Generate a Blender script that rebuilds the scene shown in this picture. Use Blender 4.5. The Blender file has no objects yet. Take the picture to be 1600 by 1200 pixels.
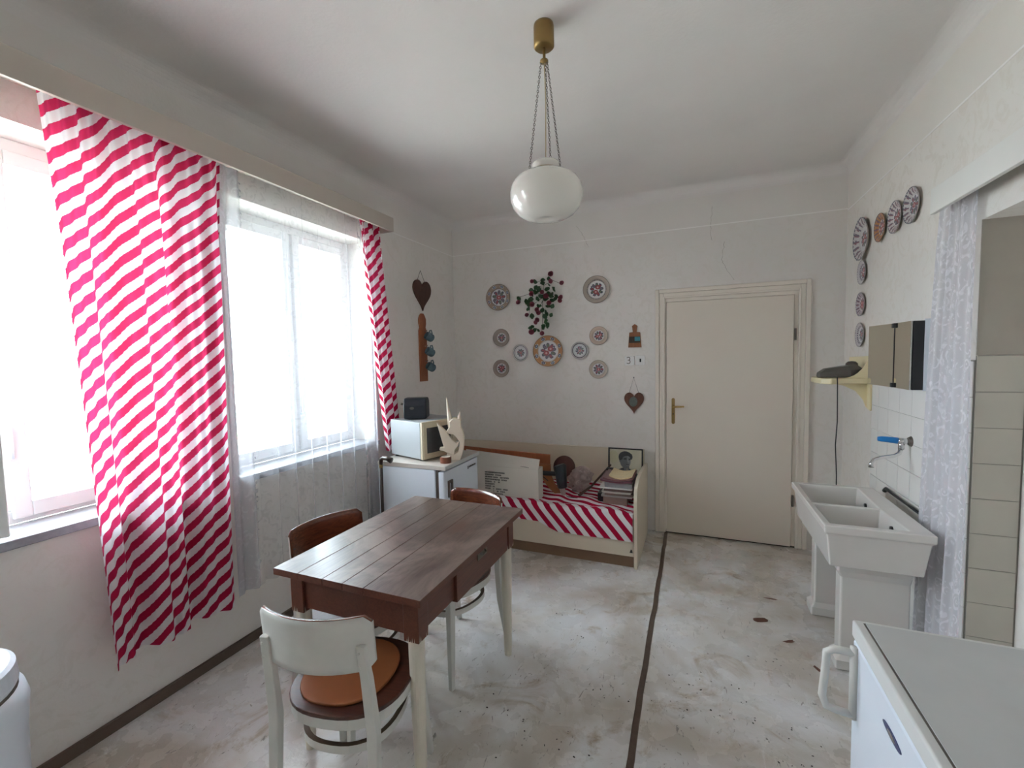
import bpy, bmesh, math, random
from math import sin, cos, pi, radians, atan2, sqrt, hypot
from mathutils import Vector, Matrix, Euler
random.seed(7)
S = bpy.context.scene
COL = S.collection

# ------------------------------------------------------------------ camera
H = 1.55
cd = bpy.data.cameras.new('camera'); cam = bpy.data.objects.new('camera', cd); COL.objects.link(cam); S.camera = cam
cd.sensor_fit = 'HORIZONTAL'; cd.sensor_width = 36.0; cd.lens = 691.596 / 1600 * 36.0; cd.clip_start = 0.02
ya, pa, ra = radians(-22.45988), radians(-3.47694), radians(-1.19604)
fw = Vector((sin(ya) * cos(pa), cos(ya) * cos(pa), sin(pa)))
r0 = Vector((cos(ya), -sin(ya), 0)); u0 = r0.cross(fw)
rt = r0 * cos(ra) + u0 * sin(ra); up = -r0 * sin(ra) + u0 * cos(ra)
cam.matrix_world = Matrix(((rt.x, up.x, -fw.x, 0), (rt.y, up.y, -fw.y, 0), (rt.z, up.z, -fw.z, H), (0, 0, 0, 1)))

# ------------------------------------------------------------------ light
w = bpy.data.worlds.new('sky'); S.world = w; w.use_nodes = True
bg = w.node_tree.nodes['Background']; bg.inputs[0].default_value = (0.80, 0.865, 1.0, 1); bg.inputs[1].default_value = 33.0
sd = bpy.data.lights.new('sun', 'SUN'); sd.energy = 150; sd.angle = radians(1); sd.color = (1, .97, .95)
so = bpy.data.objects.new('sun', sd); COL.objects.link(so); so.rotation_euler = Vector((-.5, .15, -.85)).to_track_quat('-Z', 'Y').to_euler()
S.view_settings.view_transform = 'Standard'; S.view_settings.look = 'None'
S.view_settings.exposure = 0.1; S.view_settings.gamma = 1.0; S.view_settings.use_curve_mapping = False
S.cycles.diffuse_bounces = 8; S.cycles.max_bounces = 14; S.cycles.transparent_max_bounces = 16
for nm, y0, y1 in (('portal_near', .25, 1.45), ('portal_far', 1.6, 2.75)):
    l = bpy.data.lights.new(nm, 'AREA'); l.shape = 'RECTANGLE'; l.size = 1.54; l.size_y = y1 - y0; l.cycles.is_portal = True
    o = bpy.data.objects.new(nm, l); COL.objects.link(o); o.location = (-2.79, (y0 + y1) / 2, 1.69)
    o.rotation_euler = (0, radians(-90), 0)

# ------------------------------------------------------------------ materials
def newmat(name):
    m = bpy.data.materials.new(name); m.use_nodes = True
    nt = m.node_tree
    return m, nt, nt.nodes['Principled BSDF']
def N(nt, t, **k):
    n = nt.nodes.new(t)
    for a, b in k.items(): setattr(n, a, b)
    return n
def mixc(nt, fac, a, b, mode='MIX'):
    n = N(nt, 'ShaderNodeMix', data_type='RGBA', blend_type=mode)
    for i, v in ((0, fac), (6, a), (7, b)):
        if hasattr(v, 'links') or hasattr(v, 'is_linked'): nt.links.new(v, n.inputs[i])
        else: n.inputs[i].default_value = v if i == 0 else (*v[:3], 1)
    return n.outputs[2]
def noise(nt, scale, detail=3, rough=.55, vec=None, dist=0):
    n = N(nt, 'ShaderNodeTexNoise'); n.inputs['Scale'].default_value = scale; n.inputs['Detail'].default_value = detail
    n.inputs['Roughness'].default_value = rough; n.inputs['Distortion'].default_value = dist
    if vec is None: vec = N(nt, 'ShaderNodeNewGeometry').outputs['Position']
    nt.links.new(vec, n.inputs['Vector']); return n.outputs['Fac']
def ramp(nt, f, a, b):
    n = N(nt, 'ShaderNodeMapRange'); n.inputs[1].default_value = a; n.inputs[2].default_value = b
    n.interpolation_type = 'SMOOTHSTEP'
    nt.links.new(f, n.inputs[0]); return n.outputs[0]
def scaled(nt, sx, sy, sz, obj=False):
    mp = N(nt, 'ShaderNodeMapping'); mp.inputs['Scale'].default_value = (sx, sy, sz)
    src = N(nt, 'ShaderNodeTexCoord').outputs['Object'] if obj else N(nt, 'ShaderNodeNewGeometry').outputs['Position']
    nt.links.new(src, mp.inputs[0]); return mp.outputs[0]
def bump(nt, p, f, s, d=.01):
    b = N(nt, 'ShaderNodeBump'); b.inputs['Strength'].default_value = s; b.inputs['Distance'].default_value = d
    nt.links.new(f, b.inputs['Height']); nt.links.new(b.outputs[0], p.inputs['Normal'])
_m = {}
def mat(name, col, rough=.5, metal=0, var=.12, vs=6, bmp=0, bs=80, coat=0):
    if name in _m: return _m[name]
    m, nt, p = newmat(name)
    c = mixc(nt, noise(nt, vs, 4), tuple(x * (1 - var) for x in col), tuple(min(1, x * (1 + var)) for x in col))
    nt.links.new(c, p.inputs['Base Color'])
    p.inputs['Roughness'].default_value = rough; p.inputs['Metallic'].default_value = metal; p.inputs['Coat Weight'].default_value = coat
    if bmp: bump(nt, p, noise(nt, bs, 2), bmp, .003)
    _m[name] = m; return m
def wood(name, c1, c2, rough=.4, axis='y', s=6, coat=0):
    m, nt, p = newmat(name)
    sc = {'x': (1, 14, 14), 'y': (14, 1, 14), 'z': (14, 14, 1)}[axis]
    v = scaled(nt, *sc, obj=True)
    f = noise(nt, s, 6, .65, v, 1.2)
    c = mixc(nt, ramp(nt, f, .3, .7), c1, c2); nt.links.new(c, p.inputs['Base Color'])
    p.inputs['Roughness'].default_value = rough; p.inputs['Coat Weight'].default_value = coat; p.inputs['Coat Roughness'].default_value = .22
    bump(nt, p, f, .12, .002); _m[name] = m; return m

def wall_mat(name, base, dark, pat=.35, stripez=True):
    m, nt, p = newmat(name)
    geo = N(nt, 'ShaderNodeNewGeometry').outputs['Position']
    big = noise(nt, 1.1, 3); c = mixc(nt, ramp(nt, big, .35, .7), base, tuple(x * .93 for x in base))
    pt = noise(nt, 9, 5, .6, geo, 2.2); f = ramp(nt, pt, .50, .62)
    if stripez:
        sx = N(nt, 'ShaderNodeSeparateXYZ'); nt.links.new(geo, sx.inputs[0])
        lt = N(nt, 'ShaderNodeMath', operation='LESS_THAN'); nt.links.new(sx.outputs[2], lt.inputs[0]); lt.inputs[1].default_value = 2.572
        mu = N(nt, 'ShaderNodeMath', operation='MULTIPLY'); nt.links.new(f, mu.inputs[0]); nt.links.new(lt.outputs[0], mu.inputs[1]); f = mu.outputs[0]
    k = N(nt, 'ShaderNodeMath', operation='MULTIPLY'); nt.links.new(f, k.inputs[0]); k.inputs[1].default_value = pat
    c = mixc(nt, k.outputs[0], c, dark); nt.links.new(c, p.inputs['Base Color'])
    p.inputs['Roughness'].default_value = .75; bump(nt, p, noise(nt, 60, 3), .25, .004)
    return m
M_WALL = wall_mat('wall_plaster', (.785, .755, .72), (.71, .675, .625), .5)
M_WALLR = wall_mat('wall_plaster_mottled', (.785, .75, .70), (.695, .65, .585), .6)
M_CEIL = wall_mat('ceiling_plaster', (.79, .76, .74), (.74, .705, .68), .1, False)
M_LINE = mat('pale_stripe', (.87, .85, .83), .7)
M_CREAM = mat('cream_paint', (.76, .70, .62), .42, vs=2, var=.05)
M_DOOR = mat('door_paint', (.74, .67, .585), .38, vs=1.5, var=.05)
M_WIN = mat('window_paint', (.80, .80, .79), .4, var=.05)
M_WHITE = mat('white_enamel', (.68, .73, .80), .25, var=.03)
M_SINK = mat('sink_ceramic', (.68, .655, .62), .18, var=.05, vs=4, coat=.4)
M_TILE = mat('white_tile', (.80, .79, .76), .2, var=.04, vs=7)
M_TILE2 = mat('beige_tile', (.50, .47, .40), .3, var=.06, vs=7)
M_GROUT = mat('grout', (.25, .23, .2), .8)
M_BLACK = mat('black_plastic', (.012, .012, .014), .35)
M_DARK = mat('dark_gap', (.03, .025, .02), .8)
M_SKIRT = mat('brown_skirting', (.11, .075, .055), .6)
M_STONE = mat('grey_stone_sill', (.30, .31, .34), .35, vs=40, var=.3)
M_BRASS = mat('aged_brass', (.30, .20, .08), .35, .9)
M_CHROME = mat('chrome', (.7, .7, .7), .15, 1, var=.02)
M_GREYM = mat('grey_metal', (.16, .14, .12), .45, .7)
M_PAINTW = mat('chair_paint', (.58, .57, .53), .4, vs=12, var=.1)
M_LEGPAINT = mat('table_leg_paint', (.60, .55, .46), .4, vs=12, var=.08)
M_CHWOOD = wood('chair_wood', (.085, .022, .010), (.16, .045, .018), .22, 'x', 5, .6)
M_SEATW = wood('seat_wood', (.04, .014, .009), (.08, .026, .014), .3, 'x', 5)
M_PAD = mat('ochre_seat_pad', (.21, .062, .013), .6, vs=8, var=.2)
M_APRON = wood('apron_wood', (.070, .020, .010), (.115, .035, .017), .4, 'y', 6)
M_BEDPANEL = mat('bed_laminate', (.66, .58, .46), .35, var=.05, vs=3)
M_PLINTH = mat('bed_plinth', (.20, .12, .07), .5)
M_BOARD = wood('reddish_wood', (.26, .075, .028), (.34, .115, .045), .45, 'z', 5)
M_HEART = wood('dark_heart_wood', (.045, .015, .009), (.085, .03, .016), .5, 'z', 6)
M_CARD = mat('white_cardboard', (.72, .68, .61), .6, var=.05)
M_PELM = mat('pelmet_paint', (.54, .48, .42), .45, var=.05, vs=2)
M_INK = mat('black_ink', (.02, .02, .02), .6)
M_CREAMPL = mat('cream_plastic', (.80, .70, .44), .35, var=.04)
M_LEAF = mat('leaf_green', (.022, .075, .022), .45, var=.4, vs=30)
M_BLOOM = mat('blossom_pink', (.25, .05, .075), .6, var=.35, vs=40)
M_STEM = mat('stem', (.05, .035, .02), .7)
M_BLUEM = mat('mug_glaze', (.10, .16, .19), .25, var=.4, vs=40)
M_BLUE = mat('blue_lever', (.01, .20, .55), .3)
M_OPAL = mat('opal_glass', (.80, .78, .72), .12, var=.02, coat=.6)
M_SCULPT = mat('carved_pale_wood', (.72, .62, .50), .5, var=.06)
M_WORKTOP = mat('grey_worktop', (.48, .485, .48), .45, var=.12, vs=5)
M_WORKFR = mat('worktop_frame', (.60, .60, .58), .4, var=.04)
M_LAMTOP = mat('beige_worktop', (.52, .47, .42), .4, var=.06)

def glass_mat():
    m, nt, p = newmat('window_glass'); nt.nodes.remove(p)
    t = N(nt, 'ShaderNodeBsdfTransparent'); t.inputs[0].default_value = (.96, .98, .97, 1)
    g = N(nt, 'ShaderNodeBsdfGlossy'); g.inputs['Roughness'].default_value = .02
    x = N(nt, 'ShaderNodeMixShader'); x.inputs[0].default_value = .06
    nt.links.new(t.outputs[0], x.inputs[1]); nt.links.new(g.outputs[0], x.inputs[2])
    nt.links.new(x.outputs[0], nt.nodes['Material Output'].inputs[0]); return m
M_GLASS = glass_mat()
def mirror_mat():
    m, nt, p = newmat('mirror'); p.inputs['Base Color'].default_value = (.62, .60, .52, 1); p.inputs['Metallic'].default_value = 1; p.inputs['Roughness'].default_value = .03; return m
M_MIRROR = mirror_mat()

def striped(name, transl):
    m, nt, p = newmat(name)
    a = N(nt, 'ShaderNodeAttribute'); a.attribute_name = 'st'
    fr = N(nt, 'ShaderNodeMath', operation='FRACT'); nt.links.new(a.outputs['Fac'], fr.inputs[0])
    lt = N(nt, 'ShaderNodeMath', operation='LESS_THAN'); nt.links.new(fr.outputs[0], lt.inputs[0]); lt.inputs[1].default_value = .5
    c = mixc(nt, lt.outputs[0], (.74, .71, .73), (.34, .005, .035))
    nt.links.new(c, p.inputs['Base Color']); p.inputs['Roughness'].default_value = .85; p.inputs['Specular IOR Level'].default_value = .1
    if transl:
        tr = N(nt, 'ShaderNodeBsdfTranslucent')
        c2 = mixc(nt, lt.outputs[0], (.72, .72, .74), (.50, .03, .11)); nt.links.new(c2, tr.inputs[0])
        x = N(nt, 'ShaderNodeMixShader'); x.inputs[0].default_value = transl
        nt.links.new(p.outputs[0], x.inputs[1]); nt.links.new(tr.outputs[0], x.inputs[2])
        nt.links.new(x.outputs[0], nt.nodes['Material Output'].inputs[0])
    return m
M_STRIPE = striped('striped_curtain_cotton', .34)
M_STRIPEBED = striped('striped_bed_cotton', 0)

def lace_mat(name, lo, hi, col=(.80, .80, .86), scale=14):
    m, nt, p = newmat(name); nt.nodes.remove(p)
    uv = N(nt, 'ShaderNodeUVMap').outputs[0]
    vo = N(nt, 'ShaderNodeTexVoronoi', feature='SMOOTH_F1'); vo.inputs['Scale'].default_value = scale; nt.links.new(uv, vo.inputs['Vector'])
    wv = N(nt, 'ShaderNodeMath', operation='MULTIPLY'); nt.links.new(vo.outputs['Distance'], wv.inputs[0]); wv.inputs[1].default_value = 22
    sn = N(nt, 'ShaderNodeMath', operation='SINE'); nt.links.new(wv.outputs[0], sn.inputs[0])
    no = noise(nt, scale * .55, 3, .6, uv, 1.5)
    ad = N(nt, 'ShaderNodeMath', operation='MULTIPLY'); nt.links.new(ramp(nt, sn.outputs[0], .0, .5), ad.inputs[0]); nt.links.new(ramp(nt, no, .46, .56), ad.inputs[1])
    den = N(nt, 'ShaderNodeAttribute'); den.attribute_name = 'den'
    mr = N(nt, 'ShaderNodeMapRange'); nt.links.new(ad.outputs[0], mr.inputs[0]); mr.inputs[3].default_value = lo; mr.inputs[4].default_value = hi
    s = N(nt, 'ShaderNodeMath', operation='ADD', use_clamp=True); nt.links.new(mr.outputs[0], s.inputs[0]); nt.links.new(den.outputs['Fac'], s.inputs[1])
    d = N(nt, 'ShaderNodeBsdfDiffuse'); d.inputs[0].default_value = (*col, 1)
    t = N(nt, 'ShaderNodeBsdfTranslucent'); t.inputs[0].default_value = (*col, 1)
    x = N(nt, 'ShaderNodeMixShader'); x.inputs[0].default_value = .5; nt.links.new(d.outputs[0], x.inputs[1]); nt.links.new(t.outputs[0], x.inputs[2])
    tp = N(nt, 'ShaderNodeBsdfTransparent'); y = N(nt, 'ShaderNodeMixShader')
    nt.links.new(s.outputs[0], y.inputs[0]); nt.links.new(tp.outputs[0], y.inputs[1]); nt.links.new(x.outputs[0], y.inputs[2])
    nt.links.new(y.outputs[0], nt.nodes['Material Output'].inputs[0]); return m
M_LACE = lace_mat('sheer_lace', .24, .33, (.62, .62, .66), scale=20)
M_LACE2 = lace_mat('thick_lace', .66, .84, (.80, .79, .83), 22)
M_PLASTICBAG = lace_mat('plastic_bag_film', .5, .65, (.6, .5, .48), 6)

def floor_mat():
    m, nt, p = newmat('worn_linoleum')
    geo = N(nt, 'ShaderNodeNewGeometry').outputs['Position']
    c = mixc(nt, ramp(nt, noise(nt, 1.3, 4, .6, geo, .6), .36, .64), (.52, .47, .41), (.76, .76, .77))
    c = mixc(nt, ramp(nt, noise(nt, 3.5, 6, .7, geo, 1), .52, .72), c, (.40, .32, .24))
    c = mixc(nt, ramp(nt, noise(nt, 6.0, 8, .75, scaled(nt, 1, .45, 1), 1.5), .56, .74), c, (.78, .78, .77))
    c = mixc(nt, ramp(nt, noise(nt, 26, 6, .75, geo, 2.5), .62, .76), c, (.20, .15, .11))
    v = scaled(nt, 2.2, .8, 1); c = mixc(nt, ramp(nt, noise(nt, 9, 5, .7, v, 3), .62, .68), c, (.24, .22, .20))
    nt.links.new(c, p.inputs['Base Color'])
    p.inputs['Roughness'].default_value = .42
    r = ramp(nt, noise(nt, 5, 4), .3, .7); mr = N(nt, 'ShaderNodeMapRange'); nt.links.new(r, mr.inputs[0]); mr.inputs[3].default_value = .20; mr.inputs[4].default_value = .36; p.inputs['Specular IOR Level'].default_value = .75
    nt.links.new(mr.outputs[0], p.inputs['Roughness'])
    bump(nt, p, noise(nt, 4, 6, .6), .35, .02); return m
M_FLOOR = floor_mat()
def tabletop_mat():
    m, nt, p = newmat('table_plank_wood')
    v = scaled(nt, 16, 1.1, 16, obj=True); f = noise(nt, 5, 7, .65, v, 1.0)
    c = mixc(nt, ramp(nt, f, .3, .7), (.055, .034, .026), (.11, .072, .056))
    f2 = noise(nt, 2.4, 5, .65, scaled(nt, 1.6, 1, 1), .7); c = mixc(nt, ramp(nt, f2, .42, .68), c, (.19, .14, .115))
    f3 = noise(nt, 3.0, 3, .5, scaled(nt, 2, 1, 1)); c = mixc(nt, ramp(nt, f3, .60, .75), c, (.09, .04, .025))
    nt.links.new(c, p.inputs['Base Color'])
    mr = N(nt, 'ShaderNodeMapRange'); nt.links.new(f2, mr.inputs[0]); mr.inputs[3].default_value = .22; mr.inputs[4].default_value = .42; nt.links.new(mr.outputs[0], p.inputs['Roughness'])
    bump(nt, p, f, .15, .002); return m
M_TOP = tabletop_mat()
def vcol(name, rough=.3, attr='Col', coat=0):
    m, nt, p = newmat(name); a = N(nt, 'ShaderNodeAttribute'); a.attribute_name = attr
    n = noise(nt, 50, 2); c = mixc(nt, .08, a.outputs['Color'], (.5, .5, .5)); nt.links.new(c, p.inputs['Base Color'])
    p.inputs['Roughness'].default_value = rough; p.inputs['Coat Weight'].default_value = coat; return m
M_PLATE = vcol('painted_plate', .35)
M_PRINT = vcol('printed_picture', .4)

# ------------------------------------------------------------------ mesh helpers
def BM(): return bmesh.new()
def box(bm, x0, y0, z0, x1, y1, z1, T=None):
    vs = [bm.verts.new(v) for v in ((x0, y0, z0), (x1, y0, z0), (x1, y1, z0), (x0, y1, z0), (x0, y0, z1), (x1, y0, z1), (x1, y1, z1), (x0, y1, z1))]
    for f in ((0, 3, 2, 1), (4, 5, 6, 7), (0, 1, 5, 4), (1, 2, 6, 5), (2, 3, 7, 6), (3, 0, 4, 7)): bm.faces.new([vs[i] for i in f])
    if T is not None:
        for v in vs: v.co = T @ v.co
    return vs
def bx(*a, T=None):
    bm = BM(); box(bm, *a, T=T); return bm
def tube(bm, pts, r, n=8, caps=True):
    pts = [Vector(p) for p in pts]; rs = r if isinstance(r, (list, tuple)) else [r] * len(pts)
    rings = []; prev = None
    for i, p in enumerate(pts):
        t = (pts[min(i + 1, len(pts) - 1)] - pts[max(i - 1, 0)]).normalized()
        if prev is None:
            a = Vector((0, 0, 1)) if abs(t.z) < .9 else Vector((1, 0, 0)); prev = t.cross(a).normalized()
        u = (prev - t * prev.dot(t)).normalized(); v = t.cross(u); prev = u
        rings.append([bm.verts.new(p + (u * cos(2 * pi * k / n) + v * sin(2 * pi * k / n)) * rs[i]) for k in range(n)])
    for a, b in zip(rings, rings[1:]):
        for k in range(n): bm.faces.new((a[k], a[(k + 1) % n], b[(k + 1) % n], b[k]))
    if caps: bm.faces.new(rings[0][::-1]); bm.faces.new(rings[-1])
    return bm
def bar(bm, pts, w, d):          # rectangular section: w along x, d along y; pts go mostly up
    ws = w if isinstance(w, (list, tuple)) else [w] * len(pts)
    ds = d if isinstance(d, (list, tuple)) else [d] * len(pts)
    rings = [[bm.verts.new((p[0] + sx * ws[i] / 2, p[1] + sy * ds[i] / 2, p[2])) for sx, sy in ((-1, -1), (1, -1), (1, 1), (-1, 1))] for i, p in enumerate(pts)]
    for a, b in zip(rings, rings[1:]):
        for k in range(4): bm.faces.new((a[k], a[(k + 1) % 4], b[(k + 1) % 4], b[k]))
    bm.faces.new(rings[0][::-1]); bm.faces.new(rings[-1]); return bm
def lathe(bm, prof, n=32, c=(0, 0, 0), capb=False, capt=False):
    rings = [[bm.verts.new((c[0] + r * cos(2 * pi * k / n), c[1] + r * sin(2 * pi * k / n), c[2] + z)) for k in range(n)] for r, z in prof]
    for a, b in zip(rings, rings[1:]):
        for k in range(n): bm.faces.new((a[k], a[(k + 1) % n], b[(k + 1) % n], b[k]))
    if capb: bm.faces.new(rings[0][::-1])
    if capt: bm.faces.new(rings[-1])
    return bm
def prism(bm, pts, z0, z1, T=None):     # pts 2D outline (ccw), extruded along local z
    a = [bm.verts.new((x, y, z0)) for x, y in pts]; b = [bm.verts.new((x, y, z1)) for x, y in pts]
    n = len(pts); bm.faces.new(a[::-1]); bm.faces.new(b)
    for k in range(n): bm.faces.new((a[k], a[(k + 1) % n], b[(k + 1) % n], b[k]))
    if T is not None:
        for v in a + b: v.co = T @ v.co
    return bm
def rrect(x0, y0, x1, y1, r, n=5):
    o = []
    for cx, cy, s in ((x1 - r, y1 - r, 0), (x0 + r, y1 - r, 90), (x0 + r, y0 + r, 180), (x1 - r, y0 + r, 270)):
        for k in range(n + 1):
            a = radians(s + 90 * k / n); o.append((cx + r * cos(a), cy + r * sin(a)))
    return o
def obj(name, bm, m, parent=None, bev=0, seg=2, smooth=False, label=None, local=True, kind=None, data=None):
    if data is None:
        bmesh.ops.recalc_face_normals(bm, faces=bm.faces)
        me = bpy.data.meshes.new(name); bm.to_mesh(me); bm.free()
        for mm in (m if isinstance(m, (list, tuple)) else [m]): me.materials.append(mm)
        if smooth:
            me.shade_smooth() if hasattr(me, 'shade_smooth') else None
    else: me = data
    o = bpy.data.objects.new(name, me); COL.objects.link(o)
    if parent is not None:
        o.parent = parent
        if not local: o.matrix_parent_inverse = Matrix.Identity(4); o.location = -wloc(parent)
    if bev:
        b = o.modifiers.new('bevel', 'BEVEL'); b.width = bev; b.segments = seg; b.limit_method = 'ANGLE'; b.angle_limit = radians(40)
        b.harden_normals = True
        if smooth is False: pass
    if label: o['label'] = label
    if kind: o['kind'] = kind
    return o
def wloc(o):
    v = Vector(o.location)
    while o.parent is not None: o = o.parent; v = v + Vector(o.location)
    return v
def W(name, bm, m, parent, **k): return obj(name, bm, m, parent, local=False, **k)   # mesh given in world coordinates, parent unrotated
def thing(name, label, cat, loc=(0, 0, 0), rz=0, group=None):
    o = bpy.data.objects.new(name, None); COL.objects.link(o); o.location = loc; o.rotation_euler = (0, 0, rz); o.empty_display_size = .05
    o['label'] = label; o['category'] = cat
    if group: o['group'] = group
    return o
def tag(o, label, cat, group=None, kind=None):
    o['label'] = label; o['category'] = cat
    if group: o['group'] = group
    if kind: o['kind'] = kind
    return o
def struct(o, label=None, cat=None):
    o['kind'] = 'structure'
    if label: o['label'] = label
    if cat: o['category'] = cat
    return o
def grid(name, nu, nv, fn, m, parent=None, attrs=(), uv=True, smooth=True, closed=False):
    """fn(i,j) -> (pos, dict of float attributes, (u,v))"""
    vs, uvs, at = [], [], {a: [] for a in attrs}
    for j in range(nv):
        for i in range(nu):
            p, d, t = fn(i / (nu - 1), j / (nv - 1)); vs.append(p); uvs.append(t)
            for a in attrs: at[a].append(d[a])
    fs = [(j * nu + i, j * nu + i + 1, (j + 1) * nu + i + 1, (j + 1) * nu + i) for j in range(nv - 1) for i in range(nu - 1)]
    me = bpy.data.meshes.new(name); me.from_pydata(vs, [], fs); me.materials.append(m)
    if uv:
        l = me.uv_layers.new(name='UVMap')
        l.data.foreach_set('uv', [c for lp in me.loops for c in uvs[lp.vertex_index]])
    for a in attrs: me.attributes.new(a, 'FLOAT', 'POINT').data.foreach_set('value', at[a])
    if smooth: me.shade_smooth()
    o = bpy.data.objects.new(name, me); COL.objects.link(o)
    if parent is not None: o.parent = parent; o.location = -wloc(parent)
    return o
def dup(root, loc, rz, label=None):
    r = root.copy(); COL.objects.link(r); r.location = loc; r.rotation_euler = (0, 0, rz)
    if label: r['label'] = label
    for ch in list(root.children):
        c = ch.copy(); COL.objects.link(c); c.parent = r
        for g in ch.children:
            d = g.copy(); COL.objects.link(d); d.parent = c
    return r

XL, XR, YB, YF, ZC = -2.277, 1.03, 3.997, -1.1, 2.905
# ------------------------------------------------------------------ setting
bm = BM(); box(bm, XL - .5, YF - .1, -.1, XR + .5, YB + .1, 0)
struct(obj('floor', bm, M_FLOOR), 'floor covered with worn stained pale linoleum', 'floor')
# ceiling with cove
bm = BM(); R = .085; loops = []
for k in range(9):
    a = pi / 2 * k / 8; d = R * (1 - cos(a)); z = ZC - R + R * sin(a)
    loops.append([bm.verts.new(v) for v in ((XL + d, YF + d, z), (XR - d, YF + d, z), (XR - d, YB - d, z), (XL + d, YB - d, z))])
for a, b in zip(loops, loops[1:]):
    for k in range(4): bm.faces.new((a[k], a[(k + 1) % 4], b[(k + 1) % 4], b[k]))
bm.faces.new(loops[-1])
box(bm, XL - .5, YF - .1, ZC + .002, XR + .5, YB + .1, ZC + .1)
struct(obj('ceiling', bm, M_CEIL), 'off-white plaster ceiling with a rounded cove', 'ceiling')
# left wall with two window openings
W1, W2, ZS, ZH = (.24, 1.42), (1.62, 2.72), .935, 2.437
bm = BM(); XO = -2.74
for y0, y1 in ((YF - .1, W1[0]), (W1[1], W2[0]), (W2[1], YB + .1)): box(bm, XO, y0, 0, XL, y1, ZC)
for a in (W1, W2): box(bm, XO, a[0], 0, XL, a[1], ZS - .035); box(bm, XO, a[0], ZH, XL, a[1], ZC)
wl = struct(obj('wall_left', bm, M_WALL), 'off-white plaster wall with the two windows', 'wall')
DX0, DX1, DZ = -.222, .71, 1.985
bm = BM()
box(bm, XL, YB, 0, DX0 - .03, YB + .12, ZC); box(bm, DX1 + .05, YB, 0, XR + .2, YB + .12, ZC); box(bm, DX0 - .03, YB, DZ + .03, DX1 + .05, YB + .12, ZC)
box(bm, DX0 - .1, YB + .12, 0, DX1 + .1, YB + .14, DZ + .1)
wb = struct(obj('wall_back', bm, M_WALL), 'off-white plaster wall with the door and painted plates', 'wall')
NY, NX, NZ = 2.325, 1.18, 2.045
bm = BM()
box(bm, XR, NY, 0, XR + .25, YB + .1, ZC); box(bm, XR, .45, NZ, XR + .25, NY, ZC); box(bm, NX, .45, 0, XR + .25, NY, NZ); box(bm, XR, YF, 0, XR + .25, .45, ZC)
wr = struct(obj('wall_right', bm, M_WALLR), 'mottled cream wall with tiles and a shallow recess', 'wall')
bm = BM(); box(bm, XL - .4, YF - .1, 0, XR + .25, YF, ZC)
struct(obj('wall_front', bm, M_WALL), 'plain plaster wall behind the camera', 'wall')
# pale painted line under the frieze
W('painted_line', bx(XL, YB - .001, 2.577, XR, YB + .01, 2.585), M_LINE, wb)
W('painted_line', bx(XL - .01, -1, 2.577, XL + .001, YB, 2.585), M_LINE, wl)
W('painted_line', bx(XR - .001, -1, 2.566, XR + .01, YB, 2.574), M_LINE, wr)
# cracks in the back wall
def crack(pts, wd):
    bm = BM()
    P = []
    for (x0, z0), (x1, z1) in zip(pts, pts[1:]):
        for k in range(6):
            t = k / 6; P.append((x0 + (x1 - x0) * t + random.uniform(-.006, .006), z0 + (z1 - z0) * t))
    P.append(pts[-1])
    for (x0, z0), (x1, z1) in zip(P, P[1:]):
        h = wd * random.uniform(.5, 1.2)
        vs = [bm.verts.new((x0 - h, YB - .0006, z0)), bm.verts.new((x0 + h, YB - .0006, z0)), bm.verts.new((x1 + h, YB - .0006, z1)), bm.verts.new((x1 - h, YB - .0006, z1))]
        bm.faces.new(vs)
    return bm
MC = mat('crack', (.36, .33, .29), .9)
W('crack', crack([(-.99, 2.72), (-.93, 2.63), (-.88, 2.52)], .0012), MC, wb)
W('crack', crack([(.13, 2.73), (.115, 2.6), (.125, 2.46)], .0012), MC, wb)
W('crack', crack([(.215, 2.44), (.2, 2.3), (.23, 2.22), (.29, 2.13)], .0014), MC, wb)
bm = BM(); lathe(bm, [(.0, -.012), (.018, -.010), (.024, 0)], 14); bmesh.ops.rotate(bm, verts=bm.verts, matrix=Matrix.Rotation(radians(90), 3, 'X'))
bmesh.ops.translate(bm, verts=bm.verts, vec=(-.46, YB + .002, 2.70))
W('plaster_patch', bm, MC, wb)

struct(tag(obj('baseboard_left', bx(XL, YF, 0, XL + .016, YB, .052), M_SKIRT, bev=.003), 'narrow dark brown skirting board below the windows', 'skirting'))
bm = BM(); yy = YB - .01
pts = []
while yy > YF: pts.append((-.222 + random.uniform(-.003, .003), yy)); yy -= .09
for (xa, ya_), (xb, yb_) in zip(pts, pts[1:]):
    q = [bm.verts.new(v) for v in ((xa - .012, ya_, .0035), (xa + .012, ya_, .0035), (xb + .012, yb_, .0035), (xb - .012, yb_, .0035))]; bm.faces.new(q)
    for s in (-1, 1):
        q = [bm.verts.new(v) for v in ((xa + s * .012, ya_, .0035), (xb + s * .012, yb_, .0035), (xb + s * .014, yb_, .0), (xa + s * .014, ya_, .0))]; bm.faces.new(q)
struct(tag(obj('trim_1', bm, mat('floor_strip_metal', (.12, .08, .06), .5, .3, var=.4, vs=30)), 'narrow dark joint strip running across the linoleum', 'floor strip'))
# dirt and stains on the floor
bm = BM()
def blob(x, y, r, ry=None, a=None, n=9, z=.0012):
    ry = ry or r; a = random.random() * pi if a is None else a
    vs = []
    for k in range(n):
        t = 2 * pi * k / n; q = random.uniform(.6, 1.15); u, v = r * q * cos(t), ry * q * sin(t)
        vs.append(bm.verts.new((x + u * cos(a) - v * sin(a), y + u * sin(a) + v * cos(a), z)))
    bm.faces.new(vs)
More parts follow.
